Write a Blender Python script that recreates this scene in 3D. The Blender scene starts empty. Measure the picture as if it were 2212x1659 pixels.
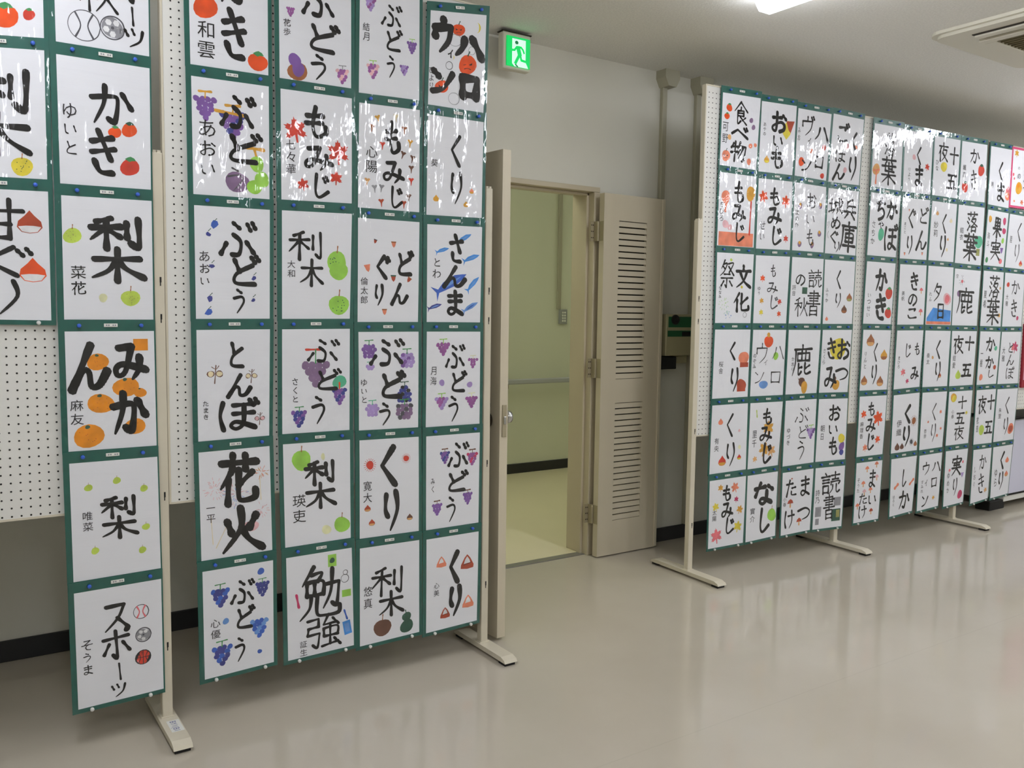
import bpy, math, random
from mathutils import Matrix, Vector
C = bpy.context.scene.collection
SC = bpy.context.scene

# ------------------------------------------------------------------ camera, world, exposure
def cam_setup():
    yaw, pitch, roll = 0.5923, -0.0826, 0.0137
    f = Vector((math.sin(yaw) * math.cos(pitch), math.cos(yaw) * math.cos(pitch), math.sin(pitch)))
    r = Vector((math.cos(yaw), -math.sin(yaw), 0))
    u = r.cross(f)
    c, s = math.cos(roll), math.sin(roll)
    r2, u2 = c * r + s * u, -s * r + c * u
    cd = bpy.data.cameras.new('camera')
    cd.sensor_width = 36.0
    cd.lens = 1874.96 / 2212 * 36.0
    cd.clip_start = 0.02
    co = bpy.data.objects.new('camera', cd)
    C.objects.link(co)
    m = Matrix((r2, u2, -f)).transposed().to_4x4()
    m.translation = Vector((0, 0, 1.2849))
    co.matrix_world = m
    SC.camera = co
cam_setup()
w = bpy.data.worlds.new('world')
SC.world = w
w.use_nodes = True
w.node_tree.nodes['Background'].inputs[0].default_value = (0.5, 0.5, 0.5, 1)
w.node_tree.nodes['Background'].inputs[1].default_value = 0.02
SC.view_settings.view_transform = 'Standard'
SC.view_settings.look = 'None'
SC.view_settings.gamma = 1
SC.view_settings.use_curve_mapping = False
SC.view_settings.exposure = 0.0
LAMP = 29.0         # strength of the room's ceiling battens
CORR_LAMP = 20.0     # strength of the corridor battens

# ------------------------------------------------------------------ helpers
def lin(c):
    return tuple(((x / 255) / 12.92 if x / 255 <= 0.04045 else ((x / 255 + 0.055) / 1.055) ** 2.4) for x in c)

MATS = {}
def mat(name, col, rough=0.6, metal=0.0, noise=0.0, nscale=8.0, nstretch=(1, 1, 1), bump=0.0, bscale=60.0,
        bstretch=(1, 1, 1), spec=0.5, emit=0.0, coat=0.0):
    if name in MATS:
        return MATS[name]
    m = bpy.data.materials.new(name)
    m.use_nodes = True
    nt = m.node_tree
    b = nt.nodes['Principled BSDF']
    c = lin(col)
    b.inputs['Base Color'].default_value = (*c, 1)
    b.inputs['Roughness'].default_value = rough
    b.inputs['Metallic'].default_value = metal
    b.inputs['Specular IOR Level'].default_value = spec
    if coat:
        b.inputs['Coat Weight'].default_value = coat
        b.inputs['Coat Roughness'].default_value = 0.1
    tc = nt.nodes.new('ShaderNodeTexCoord')
    if noise:
        mp = nt.nodes.new('ShaderNodeMapping')
        mp.inputs['Scale'].default_value = nstretch
        nz = nt.nodes.new('ShaderNodeTexNoise')
        nz.inputs['Scale'].default_value = nscale
        nz.inputs['Detail'].default_value = 4
        mr = nt.nodes.new('ShaderNodeMapRange')
        mr.inputs[1].default_value = 0.3
        mr.inputs[2].default_value = 0.7
        mr.inputs[3].default_value = 1 - noise
        mr.inputs[4].default_value = 1 + noise
        mx = nt.nodes.new('ShaderNodeMix')
        mx.data_type = 'RGBA'
        mx.blend_type = 'MULTIPLY'
        mx.inputs[0].default_value = 1
        mx.inputs[6].default_value = (*c, 1)
        nt.links.new(tc.outputs['Object'], mp.inputs[0])
        nt.links.new(mp.outputs[0], nz.inputs['Vector'])
        nt.links.new(nz.outputs[0], mr.inputs[0])
        nt.links.new(mr.outputs[0], mx.inputs[7])
        nt.links.new(mx.outputs[2], b.inputs['Base Color'])
    if bump:
        mp = nt.nodes.new('ShaderNodeMapping')
        mp.inputs['Scale'].default_value = bstretch
        nz = nt.nodes.new('ShaderNodeTexNoise')
        nz.inputs['Scale'].default_value = bscale
        nz.inputs['Detail'].default_value = 3
        bp = nt.nodes.new('ShaderNodeBump')
        bp.inputs['Strength'].default_value = bump
        bp.inputs['Distance'].default_value = 0.002
        nt.links.new(tc.outputs['Object'], mp.inputs[0])
        nt.links.new(mp.outputs[0], nz.inputs['Vector'])
        nt.links.new(nz.outputs[0], bp.inputs['Height'])
        nt.links.new(bp.outputs[0], b.inputs['Normal'])
    if emit:
        b.inputs['Emission Color'].default_value = (*c, 1)
        b.inputs['Emission Strength'].default_value = emit
    MATS[name] = m
    return m

class MB:
    """collects faces of one mesh; every face remembers its material"""
    def __init__(s):
        s.v, s.f, s.m, s.mats = [], [], [], []
    def mi(s, m):
        if m not in s.mats:
            s.mats.append(m)
        return s.mats.index(m)
    def poly(s, pts, m):
        i = len(s.v)
        s.v += [tuple(p) for p in pts]
        s.f.append(tuple(range(i, i + len(pts))))
        s.m.append(s.mi(m))
    def box(s, x0, x1, y0, y1, z0, z1, m, bev=0.0):
        i = len(s.v)
        k = s.mi(m)
        if bev <= 0:
            s.v += [(x0, y0, z0), (x1, y0, z0), (x1, y1, z0), (x0, y1, z0),
                    (x0, y0, z1), (x1, y0, z1), (x1, y1, z1), (x0, y1, z1)]
            fs = [(0, 3, 2, 1), (4, 5, 6, 7), (0, 1, 5, 4), (1, 2, 6, 5), (2, 3, 7, 6), (3, 0, 4, 7)]
        else:   # chamfered box: 24 vertices
            b = bev
            X, Y, Z = (x0, x1), (y0, y1), (z0, z1)
            idx = {}
            for a in (0, 1):
                for c in (0, 1):
                    for d in (0, 1):
                        for ax in range(3):
                            q = [X[a], Y[c], Z[d]]
                            for o, sg in ((0, a), (1, c), (2, d)):
                                if o != ax:
                                    q[o] += b if sg == 0 else -b
                            idx[(a, c, d, ax)] = len(s.v) - i
                            s.v.append(tuple(q))
            fs = []
            for ax in range(3):
                o1, o2 = [o for o in range(3) if o != ax]
                for e in (0, 1):
                    def key(p, q2):
                        t = [0, 0, 0]
                        t[ax] = e; t[o1] = p; t[o2] = q2
                        return idx[(t[0], t[1], t[2], ax)]
                    fs.append((key(0, 0), key(1, 0), key(1, 1), key(0, 1)))
            for ax in range(3):      # edges parallel to ax
                o1, o2 = [o for o in range(3) if o != ax]
                for p in (0, 1):
                    for q2 in (0, 1):
                        def key2(e, face):
                            t = [0, 0, 0]
                            t[ax] = e; t[o1] = p; t[o2] = q2
                            return idx[(t[0], t[1], t[2], face)]
                        fs.append((key2(0, o1), key2(1, o1), key2(1, o2), key2(0, o2)))
            for a in (0, 1):
                for c in (0, 1):
                    for d in (0, 1):
                        fs.append(tuple(idx[(a, c, d, ax)] for ax in range(3)))
        s.f += [tuple(i + q for q in f) for f in fs]
        s.m += [k] * len(fs)
    def obox(s, p0, p1, th, z0, z1, m):
        """upright slab from p0 to p1 (plan), thickness th to the left of the direction"""
        d = Vector((p1[0] - p0[0], p1[1] - p0[1], 0)).normalized()
        n = Vector((-d.y, d.x, 0)) * th
        a = Vector((p0[0], p0[1], 0)); b = Vector((p1[0], p1[1], 0))
        q = [a, b, b + n, a + n]
        i = len(s.v)
        s.v += [(v.x, v.y, z0) for v in q] + [(v.x, v.y, z1) for v in q]
        fs = [(0, 3, 2, 1), (4, 5, 6, 7), (0, 1, 5, 4), (1, 2, 6, 5), (2, 3, 7, 6), (3, 0, 4, 7)]
        s.f += [tuple(i + k for k in f) for f in fs]
        s.m += [s.mi(m)] * 6
    def prism(s, pts, axis, a0, a1, m):
        """polygon pts (2D) extruded along axis"""
        def P(p, a):
            return {'x': (a, p[0], p[1]), 'y': (p[0], a, p[1]), 'z': (p[0], p[1], a)}[axis]
        n = len(pts); i = len(s.v)
        s.v += [P(p, a0) for p in pts] + [P(p, a1) for p in pts]
        s.f.append(tuple(i + k for k in range(n)))
        s.f.append(tuple(i + n + k for k in reversed(range(n))))
        for k in range(n):
            s.f.append((i + k, i + (k + 1) % n, i + n + (k + 1) % n, i + n + k))
        s.m += [s.mi(m)] * (n + 2)
    def lathe(s, prof, origin, axis, m, n=20):
        """prof: list of (r, h) along axis"""
        i = len(s.v)
        for r, h in prof:
            for k in range(n):
                t = 2 * math.pi * k / n
                a, b = r * math.cos(t), r * math.sin(t)
                p = {'x': (h, a, b), 'y': (a, h, b), 'z': (a, b, h)}[axis]
                s.v.append(tuple(p[j] + origin[j] for j in range(3)))
        for q in range(len(prof) - 1):
            for k in range(n):
                s.f.append((i + q * n + k, i + q * n + (k + 1) % n, i + (q + 1) * n + (k + 1) % n, i + (q + 1) * n + k))
                s.m.append(s.mi(m))
        for q in (0, len(prof) - 1):
            s.f.append(tuple(i + q * n + k for k in range(n)))
            s.m.append(s.mi(m))
    def mesh(s, name, smooth=False, recalc=True):
        me = bpy.data.meshes.new(name)
        me.from_pydata(s.v, [], s.f)
        for m in s.mats:
            me.materials.append(m)
        me.polygons.foreach_set('material_index', s.m)
        if recalc:
            import bmesh
            bm = bmesh.new(); bm.from_mesh(me)
            bmesh.ops.recalc_face_normals(bm, faces=bm.faces)
            bm.to_mesh(me); bm.free()
        if smooth:
            me.polygons.foreach_set('use_smooth', [True] * len(me.polygons))
        me.update()
        return me
    def build(s, name, parent=None, smooth=False, recalc=True):
        o = bpy.data.objects.new(name, s.mesh(name, smooth, recalc))
        C.objects.link(o)
        if parent is not None:
            o.parent = parent
        return o

def tag(o, label=None, cat=None, group=None, kind=None):
    if label: o['label'] = label
    if cat: o['category'] = cat
    if group: o['group'] = group
    if kind: o['kind'] = kind
    return o
def empty(name, loc=(0, 0, 0), rz=0.0):
    o = bpy.data.objects.new(name, None)
    C.objects.link(o)
    o.location = loc
    o.rotation_euler = (0, 0, rz)
    o.empty_display_size = 0.1
    return o
def link_mesh(name, me, parent, loc=(0, 0, 0)):
    o = bpy.data.objects.new(name, me)
    C.objects.link(o)
    o.parent = parent
    o.location = loc
    return o

# ------------------------------------------------------------------ materials of the room
M_WALL = mat('wall_paint', (220, 218, 206), 0.75, noise=0.02, nscale=1.5, bump=0.15, bscale=90)
M_CORR = mat('corridor_paint', (216, 218, 198), 0.7, noise=0.02, nscale=1.2)
M_CEIL = mat('ceiling_board', (234, 233, 228), 0.9, noise=0.06, nscale=110, bump=0.7, bscale=130)
M_BASE = mat('black_baseboard', (34, 34, 36), 0.45)
M_CREAM = mat('cream_paint', (205, 195, 172), 0.4, noise=0.03, nscale=3, nstretch=(3, 3, .4))
M_CREAM2 = mat('cream_frame_paint', (196, 185, 160), 0.4, noise=0.02, nscale=4)
M_POST = mat('ivory_steel', (212, 204, 184), 0.4, noise=0.03, nscale=9)
M_PEG = mat('white_pegboard', (226, 225, 220), 0.65, noise=0.01, nscale=3)
M_HOLE = mat('dark_hole', (40, 38, 36), 0.9)
M_GAP = mat('dark_gap', (48, 43, 33), 0.9)
M_CHROME = mat('brushed_chrome', (190, 190, 188), 0.25, 0.9)
M_STEEL = mat('worn_steel', (168, 158, 132), 0.45, 0.35)
M_BLACK = mat('black_rubber', (18, 18, 18), 0.7)
M_GREY = mat('grey_plastic', (150, 152, 150), 0.5)
M_DUCT = mat('duct_plastic', (168, 164, 142), 0.5)
M_WHITE = mat('white_plastic', (228, 228, 222), 0.5)
M_GREENB = mat('green_binder', (0, 92, 80), 0.45, noise=0.12, nscale=25)
M_PAPER = mat('washi_paper', (242, 243, 249), 0.85, noise=0.012, nscale=6, nstretch=(1, 1, 6), bump=0.35, bscale=7, bstretch=(.7, 1, 9))
M_TACKB = mat('blue_tack', (52, 96, 200), 0.35)
M_TACKW = mat('white_tack', (222, 224, 220), 0.35)
M_INK = [mat('ink_black', (20, 19, 23), 0.8, noise=0.25, nscale=30), mat('ink_thin', (46, 44, 50), 0.85, noise=0.25, nscale=30),
         mat('ink_grey', (110, 108, 115), 0.85, noise=0.2, nscale=30)]

def floor_material():
    m = bpy.data.materials.new('vinyl_floor')
    m.use_nodes = True
    nt = m.node_tree
    b = nt.nodes['Principled BSDF']
    tc = nt.nodes.new('ShaderNodeTexCoord')
    nz = nt.nodes.new('ShaderNodeTexNoise')
    nz.inputs['Scale'].default_value = 1.1
    nz.inputs['Detail'].default_value = 5
    cr = nt.nodes.new('ShaderNodeValToRGB')
    cr.color_ramp.elements[0].position = 0.35
    cr.color_ramp.elements[0].color = (*lin((187, 178, 162)), 1)
    cr.color_ramp.elements[1].position = 0.65
    cr.color_ramp.elements[1].color = (*lin((195, 187, 172)), 1)
    # wide welded sheets, faint seams parallel to the boards
    br = nt.nodes.new('ShaderNodeTexBrick')
    br.offset = 0.0
    br.inputs['Color1'].default_value = (1, 1, 1, 1)
    br.inputs['Color2'].default_value = (0.985, 0.985, 0.985, 1)
    br.inputs['Mortar'].default_value = (0.96, 0.96, 0.96, 1)
    br.inputs['Scale'].default_value = 1.0
    br.inputs['Mortar Size'].default_value = 0.003
    br.inputs['Brick Width'].default_value = 9.0
    br.inputs['Row Height'].default_value = 1.82
    mx = nt.nodes.new('ShaderNodeMix'); mx.data_type = 'RGBA'; mx.blend_type = 'MULTIPLY'
    mx.inputs[0].default_value = 1
    nt.links.new(tc.outputs['Object'], nz.inputs['Vector'])
    nt.links.new(tc.outputs['Object'], br.inputs['Vector'])
    nt.links.new(nz.outputs[0], cr.inputs[0])
    nt.links.new(cr.outputs[0], mx.inputs[6])
    nt.links.new(br.outputs[0], mx.inputs[7])
    nt.links.new(mx.outputs[2], b.inputs['Base Color'])
    nz2 = nt.nodes.new('ShaderNodeTexNoise')
    nz2.inputs['Scale'].default_value = 2.5
    mr = nt.nodes.new('ShaderNodeMapRange')
    mr.inputs[3].default_value = 0.07
    mr.inputs[4].default_value = 0.15
    nt.links.new(tc.outputs['Object'], nz2.inputs['Vector'])
    nt.links.new(nz2.outputs[0], mr.inputs[0])
    nt.links.new(mr.outputs[0], b.inputs['Roughness'])
    b.inputs['Specular IOR Level'].default_value = 0.5
    nz3 = nt.nodes.new('ShaderNodeTexNoise')
    nz3.inputs['Scale'].default_value = 6
    bp = nt.nodes.new('ShaderNodeBump')
    bp.inputs['Strength'].default_value = 0.06
    bp.inputs['Distance'].default_value = 0.004
    nt.links.new(tc.outputs['Object'], nz3.inputs['Vector'])
    nt.links.new(nz3.outputs[0], bp.inputs['Height'])
    nt.links.new(bp.outputs[0], b.inputs['Normal'])
    return m
M_FLOOR = floor_material()
M_CFLOOR = mat('corridor_vinyl', (228, 218, 186), 0.3, noise=0.02, nscale=2)

def cover_material():
    m = bpy.data.materials.new('clear_vinyl')
    m.use_nodes = True
    nt = m.node_tree
    nt.nodes.clear()
    out = nt.nodes.new('ShaderNodeOutputMaterial')
    tr = nt.nodes.new('ShaderNodeBsdfTransparent')
    tr.inputs[0].default_value = (0.985, 0.985, 0.985, 1)
    gl = nt.nodes.new('ShaderNodeBsdfGlossy')
    gl.inputs['Roughness'].default_value = 0.06
    # reflectance of a thin film, the same from both sides
    lw = nt.nodes.new('ShaderNodeLayerWeight')
    lw.inputs['Blend'].default_value = 0.5
    pw = nt.nodes.new('ShaderNodeMath'); pw.operation = 'POWER'
    pw.inputs[1].default_value = 5.0
    fr = nt.nodes.new('ShaderNodeMath'); fr.operation = 'MULTIPLY_ADD'
    fr.inputs[1].default_value = 0.7
    fr.inputs[2].default_value = 0.062
    nt.links.new(lw.outputs['Facing'], pw.inputs[0])
    nt.links.new(pw.outputs[0], fr.inputs[0])
    mx = nt.nodes.new('ShaderNodeMixShader')
    tc = nt.nodes.new('ShaderNodeTexCoord')
    oi = nt.nodes.new('ShaderNodeObjectInfo')
    ad = nt.nodes.new('ShaderNodeVectorMath'); ad.operation = 'MULTIPLY_ADD'
    ad.inputs[1].default_value = (1, 1, 1)
    sc = nt.nodes.new('ShaderNodeVectorMath'); sc.operation = 'SCALE'
    sc.inputs[0].default_value = (31, 17, 23)
    nt.links.new(oi.outputs['Random'], sc.inputs['Scale'])
    nt.links.new(tc.outputs['Object'], ad.inputs[0])
    nt.links.new(sc.outputs[0], ad.inputs[2])
    mp = nt.nodes.new('ShaderNodeMapping')
    mp.inputs['Scale'].default_value = (1.0, 1, 0.11)
    nz = nt.nodes.new('ShaderNodeTexNoise')
    nz.inputs['Scale'].default_value = 24
    nz.inputs['Detail'].default_value = 2.0
    nz.inputs['Roughness'].default_value = 0.45
    mp2 = nt.nodes.new('ShaderNodeMapping')
    mp2.inputs['Scale'].default_value = (1.0, 1, 0.7)
    mp2.inputs['Rotation'].default_value = (0, 0.5, 0)
    nz2 = nt.nodes.new('ShaderNodeTexNoise')
    nz2.inputs['Scale'].default_value = 10
    nz2.inputs['Detail'].default_value = 3
    mul = nt.nodes.new('ShaderNodeMath'); mul.operation = 'MULTIPLY_ADD'
    mul.inputs[1].default_value = 0.8
    bp = nt.nodes.new('ShaderNodeBump')
    bp.inputs['Strength'].default_value = 1.0
    bp.inputs['Distance'].default_value = 0.006
    nt.links.new(ad.outputs[0], mp.inputs[0])
    nt.links.new(ad.outputs[0], mp2.inputs[0])
    nt.links.new(mp.outputs[0], nz.inputs['Vector'])
    nt.links.new(mp2.outputs[0], nz2.inputs['Vector'])
    nt.links.new(nz2.outputs[0], mul.inputs[0])
    nt.links.new(nz.outputs[0], mul.inputs[2])
    nt.links.new(mul.outputs[0], bp.inputs['Height'])
    nt.links.new(bp.outputs[0], gl.inputs['Normal'])
    nt.links.new(fr.outputs[0], mx.inputs[0])
    nt.links.new(tr.outputs[0], mx.inputs[1])
    nt.links.new(gl.outputs[0], mx.inputs[2])
    nt.links.new(mx.outputs[0], out.inputs[0])
    return m
M_COVER = cover_material()

# ------------------------------------------------------------------ the room shell
XL, XR, YB, YW, ZC = -2.6, 9.4, -4.6, 3.544, 2.582
YW2, YC = 3.707, 5.68        # corridor side of the wall, far corridor wall
b = MB(); b.box(XL, XR, YB, 3.60, -0.1, 0, M_FLOOR); tag(b.build('floor'), kind='structure')
b = MB(); b.box(XL, XR, 3.60, YC + .1, -0.1, 0, M_CFLOOR); tag(b.build('floor_corridor'), kind='structure')
b = MB(); b.box(XL, XR, YB, YW2, ZC, ZC + .1, M_CEIL); tag(b.build('ceiling'), kind='structure')
b = MB(); b.box(XL, XR, YW2, YC + .1, ZC - .04, ZC + .1, M_CEIL); tag(b.build('ceiling_corridor'), kind='structure')
DX0, DX1, DZ = 1.715, 2.905, 1.93
b = MB()
b.box(XL, DX0, YW, YW2, 0, ZC, M_WALL)
b.box(DX1, XR, YW, YW2, 0, ZC, M_WALL)
b.box(DX0, DX1, YW, YW2, DZ, ZC, M_WALL)
tag(b.build('wall_back', recalc=True), kind='structure')
b = MB(); b.box(XL - .1, XL, YB, YC, 0, ZC, M_WALL); tag(b.build('wall_left'), kind='structure')
b = MB(); b.box(XR, XR + .1, YB, YC, 0, ZC, M_WALL); tag(b.build('wall_right'), kind='structure')
b = MB(); b.box(XL, XR, YB - .1, YB, 0, ZC, M_WALL); tag(b.build('wall_front'), kind='structure')
b = MB(); b.box(XL, XR, YC, YC + .1, 0, ZC, M_CORR); tag(b.build('wall_corridor'), kind='structure')
b = MB(); b.box(XL, DX0 - .01, YW - .012, YW, 0, .078, M_BASE, .003); tag(b.build('baseboard_back'), kind='structure')
b = MB(); b.box(DX1 + .01, XR, YW - .012, YW, 0, .078, M_BASE, .003); tag(b.build('baseboard_back'), kind='structure')
b = MB(); b.box(XL, XR, YC - .012, YC, 0, .078, M_BASE, .003); tag(b.build('baseboard_corridor'), kind='structure')
# door frame: jambs, head and stop
fr = tag(empty('trim_1', (2.3, 3.6, 0)), kind='structure')
def at(o, p):      # keep world coordinates under a parent Empty
    o.parent = p
    o.matrix_parent_inverse = Matrix.Identity(4)
    o.location = -Vector(p.location)
    return o
def jamb(x0, x1, sx0, sx1, nm):
    b = MB(); b.box(x0, x1, 3.528, 3.712, 0, 1.906, M_CREAM2, .002); b.box(sx0, sx1, 3.572, 3.604, 0, 1.906, M_CREAM2, .002)
    at(b.build(nm), fr)
jamb(2.870, 2.908, 2.856, 2.8705, 'jamb')
jamb(1.712, 1.748, 1.7475, 1.762, 'jamb')
b = MB(); b.box(1.712, 2.908, 3.528, 3.712, 1.9065, 1.932, M_CREAM2, .002); b.box(1.748, 2.87, 3.572, 3.604, 1.892, 1.9065, M_CREAM2, .002)
at(b.build('head'), fr)
b = MB(); b.box(1.748, 2.870, 3.548, 3.60, 0, .004, mat('threshold_steel', (150, 148, 145), 0.35, 0.6), .001)
tag(b.build('trim_2'), kind='structure')

# left leaf, open into the room and seen edge on
dl = tag(empty('door_1', (1.752, 3.525, 0)), kind='structure')
h0, h1 = (1.752, 3.522), (1.806, 2.765)
b = MB(); b.obox(h0, h1, .038, .012, 1.892, M_CREAM); at(b.build('leaf'), dl)
b = MB(); b.box(1.817, 1.836, 2.7615, 2.7655, .806, .930, M_STEEL, .001)
b.box(1.822, 1.831, 2.757, 2.762, .855, .885, M_CHROME, .001)
at(b.build('lock_plate'), dl)
b = MB(); b.lathe([(.012, 0), (.012, .022), (.024, .026), (.027, .038), (.024, .050), (.008, .054)], (1.842, 2.825, .874), 'x', M_CHROME)
at(b.build('knob', smooth=True), dl)
M_DKNOB = mat('dark_bronze', (70, 62, 50), 0.3, 0.8)
b = MB(); b.lathe([(.012, 0), (.012, -.022), (.024, -.026), (.029, -.04), (.024, -.056), (.008, -.06)], (1.803, 2.84, .866), 'x', M_DKNOB)
b.lathe([(.030, 0), (.030, -.006), (.014, -.008)], (1.801, 2.84, .866), 'x', M_DKNOB)
b.lathe([(.016, 0), (.016, -.008), (.006, -.010)], (1.801, 2.84, .925), 'x', M_DKNOB)
at(b.build('knob', smooth=True), dl)

# right leaf with two louvre fields, folded back against the wall
dr = tag(empty('door_2', (2.88, 3.48, 0)), kind='structure')
LX0, LX1, LY0, LY1, LZ0, LZ1 = 2.879, 3.290, 3.458, 3.496, .006, 1.896
V = [(2.984, 3.177, .942, 1.763), (2.976, 3.169, .190, .817)]
b = MB()
b.box(LX0, 2.98, LY0, LY1, LZ0, LZ1, M_CREAM)
b.box(3.173, LX1, LY0, LY1, LZ0, LZ1, M_CREAM)
b.box(2.98, 3.173, LY0, LY1, LZ0, .19, M_CREAM)
b.box(2.98, 3.173, LY0, LY1, .817, .942, M_CREAM)
b.box(2.98, 3.173, LY0, LY1, 1.763, LZ1, M_CREAM)
b.box(2.98, 3.173, LY0 + .018, LY1, .19, .817, M_GAP)
b.box(2.98, 3.173, LY0 + .018, LY1, .942, 1.763, M_GAP)
at(b.build('leaf'), dr)
b = MB(); b.box(3.278, 3.298, LY0 - .006, LY1, LZ0 + .004, LZ1, M_CREAM, .002); at(b.build('meeting_strip'), dr)
sl = MB()
hp = .0248
sl.v = [(0, -.0005, 0), (.193, -.0005, 0), (.193, .004, hp), (0, .004, hp), (0, .016, 0), (.193, .016, 0), (.193, .016, hp), (0, .016, hp)]
sl.f = [(0, 1, 2, 3), (4, 7, 6, 5), (0, 4, 5, 1), (3, 2, 6, 7), (0, 3, 7, 4), (1, 5, 6, 2)]
sl.m = [0] * 6; sl.mats = [M_CREAM]
slm = sl.mesh('louvre_slat')
for z0, n in ((.942, 26), (.190, 20)):
    for k in range(n):
        o = bpy.data.objects.new('louvre_slat', slm); C.objects.link(o); o.parent = dr
        o.location = (2.98 - 2.88, LY0 + .0005 - 3.48, z0 + .0025 + k * (.0316 if n == 26 else .0314))
for z0 in (1.655, .95, .18):
    b = MB()
    b.lathe([(.0065, z0), (.0065, z0 + .1)], (2.873, 3.498, 0), 'z', M_STEEL, 12)
    b.box(2.877, 2.8795, 3.46, 3.494, z0, z0 + .1, M_STEEL)
    b.box(2.846, 2.868, 3.5245, 3.5285, z0, z0 + .1, M_STEEL)
    b.box(2.867, 2.8695, 3.498, 3.5285, z0, z0 + .1, M_STEEL)
    for zz in (.018, .05, .082):
        for xx in (2.852, 2.862):
            b.lathe([(.003, 0), (.003, -.0012)], (xx, 3.5245, z0 + zz), 'y', M_GAP, 8)
    at(b.build('hinge'), dr)

# ------------------------------------------------------------------ corridor fittings
t = tag(empty('handrail', (3.5, 5.6, .70)), 'grey handrail fixed along the corridor wall beyond the doorway', 'handrail')
b = MB(); b.box(XL + .1, XR - .1, 5.585, 5.62, .722, .762, mat('rail_grey', (176, 178, 182), 0.4), .008); at(b.build('rail'), t)
for x in (0.6, 2.1, 3.72, 5.2, 6.8):
    b = MB(); b.box(x, x + .02, 5.60, 5.68, .69, .725, M_STEEL, .003); b.box(x - .01, x + .03, 5.672, 5.68, .66, .73, M_STEEL, .002)
    at(b.build('bracket'), t)
t = tag(empty('switch_plate', (4.305, 5.66, 1.25)), 'grey switch plate with two columns of rocker switches on the corridor wall', 'switch')
b = MB(); b.box(4.268, 4.342, 5.655, 5.68, 1.193, 1.313, M_GREY, .003); at(b.build('plate'), t)
for i in range(2):
    for j in range(4):
        b = MB(); b.box(4.286 + i * .022, 4.302 + i * .022, 5.65, 5.656, 1.212 + j * .022, 1.228 + j * .022, M_WHITE, .002); at(b.build('switch'), t)
b = MB(); b.box(4.246, 4.282, 5.662, 5.68, 1.313, ZC - .04, M_DUCT, .003)
tag(b.build('cable_duct'), 'narrow vertical cable duct rising above the corridor switch plate', 'duct')
# ------------------------------------------------------------------ wall fittings of the room
def duct(x0, x1, z0, label):
    t = tag(empty('cable_duct', ((x0 + x1) / 2, 3.53, z0)), label, 'duct')
    b = MB(); b.box(x0, x1, 3.519, 3.544, z0, 2.50, M_DUCT, .003); at(b.build('channel'), t)
    c = (x0 + x1) / 2 + .005
    b = MB(); b.prism([(c - .028, 2.497), (c + .028, 2.497), (c + .052, 2.54), (c + .052, ZC), (c - .052, ZC), (c - .052, 2.54)], 'y', 3.47, 3.544, M_DUCT)
    at(b.build('corner_box'), t)
duct(3.320, 3.354, 1.86, 'thin wall duct with a corner box directly above the louvred door leaf')
duct(3.576, 3.612, .08, 'thin wall duct with a corner box beside the right board edge')
t = tag(empty('control_box', (3.43, 3.5, 1.06)), 'beige wall controller with green panels and dark knob beside the louvred door', 'controller')
M_BEIGE = mat('beige_plastic', (170, 163, 128), 0.5)
M_CGREEN = mat('dark_green_panel', (28, 92, 54), 0.4)
b = MB(); b.box(3.337, 3.545, 3.462, 3.544, 1.058, 1.286, M_BEIGE, .004); at(b.build('case'), t)
b = MB(); b.box(3.352, 3.525, 3.460, 3.4625, 1.214, 1.272, M_CGREEN, .0005); at(b.build('upper_panel'), t)
b = MB(); b.box(3.348, 3.525, 3.460, 3.4625, 1.163, 1.196, M_CGREEN, .0005); at(b.build('lower_panel'), t)
b = MB(); b.box(3.455, 3.518, 3.4585, 3.4605, 1.165, 1.191, M_BLACK, .0005); at(b.build('display'), t)
b = MB(); b.lathe([(.027, 0), (.027, -.008), (.016, -.010), (.015, -.022), (.004, -.024)], (3.398, 3.460, 1.256), 'y', M_BLACK); at(b.build('knob'), t)
b = MB(); b.box(3.312, 3.431, 3.47, 3.544, .984, 1.052, M_BLACK, .004)
tag(b.build('outlet_box'), 'small black box under the beige wall controller', 'box')
b = MB(); b.box(3.44, 3.54, 3.50, 3.544, 1.012, 1.056, M_BEIGE, .004)
tag(b.build('junction_box'), 'small beige junction block right of the black box', 'box')

# emergency exit sign
t = tag(empty('exit_sign', (2.30, 3.48, 2.40)), 'lit green and white running man exit sign under the ceiling', 'sign')
b = MB(); b.box(2.226, 2.380, 3.42, 3.462, 2.402, 2.566, mat('sign_case', (212, 208, 190), 0.5), .004); b.box(2.285, 2.345, 3.46, 3.544, 2.43, 2.54, mat('sign_case', (212, 208, 190), 0.5))
b.box(2.222, 2.384, 3.418, 3.464, 2.566, 2.570, M_GAP); at(b.build('case'), t)
M_SG = mat('lit_green', (0, 196, 92), 0.6, emit=0.8)
M_SW = mat('lit_white', (215, 245, 235), 0.6, emit=0.62)
M_SD = mat('lit_dark_green', (15, 130, 75), 0.6, emit=0.35)
b = MB(); b.box(2.244, 2.374, 3.414, 3.421, 2.414, 2.548, M_SG, .001); pan = at(b.build('light_panel'), t)
def SP(u, v, k=0):
    return (2.244 + .130 * u, 3.4135 - k * .0003, 2.548 - .134 * v)
def seg(b, pts, w0, m, k):
    for (p, q) in zip(pts, pts[1:]):
        d = Vector((q[0] - p[0], q[1] - p[1])).normalized(); n = Vector((-d.y, d.x)) * w0 / 2; e = d * w0 * .3
        b.poly([SP(p[0] - e.x + n.x, p[1] - e.y + n.y, k), SP(q[0] + e.x + n.x, q[1] + e.y + n.y, k), SP(q[0] + e.x - n.x, q[1] + e.y - n.y, k), SP(p[0] - e.x - n.x, p[1] - e.y - n.y, k)], m)
b = MB(); b.poly([SP(*p) for p in [(.22, .07), (.80, .07), (.80, .80), (.92, .995), (.32, .995), (.22, .9)]], M_SW)
d1 = at(b.build('door_symbol'), t)
b = MB()
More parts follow.
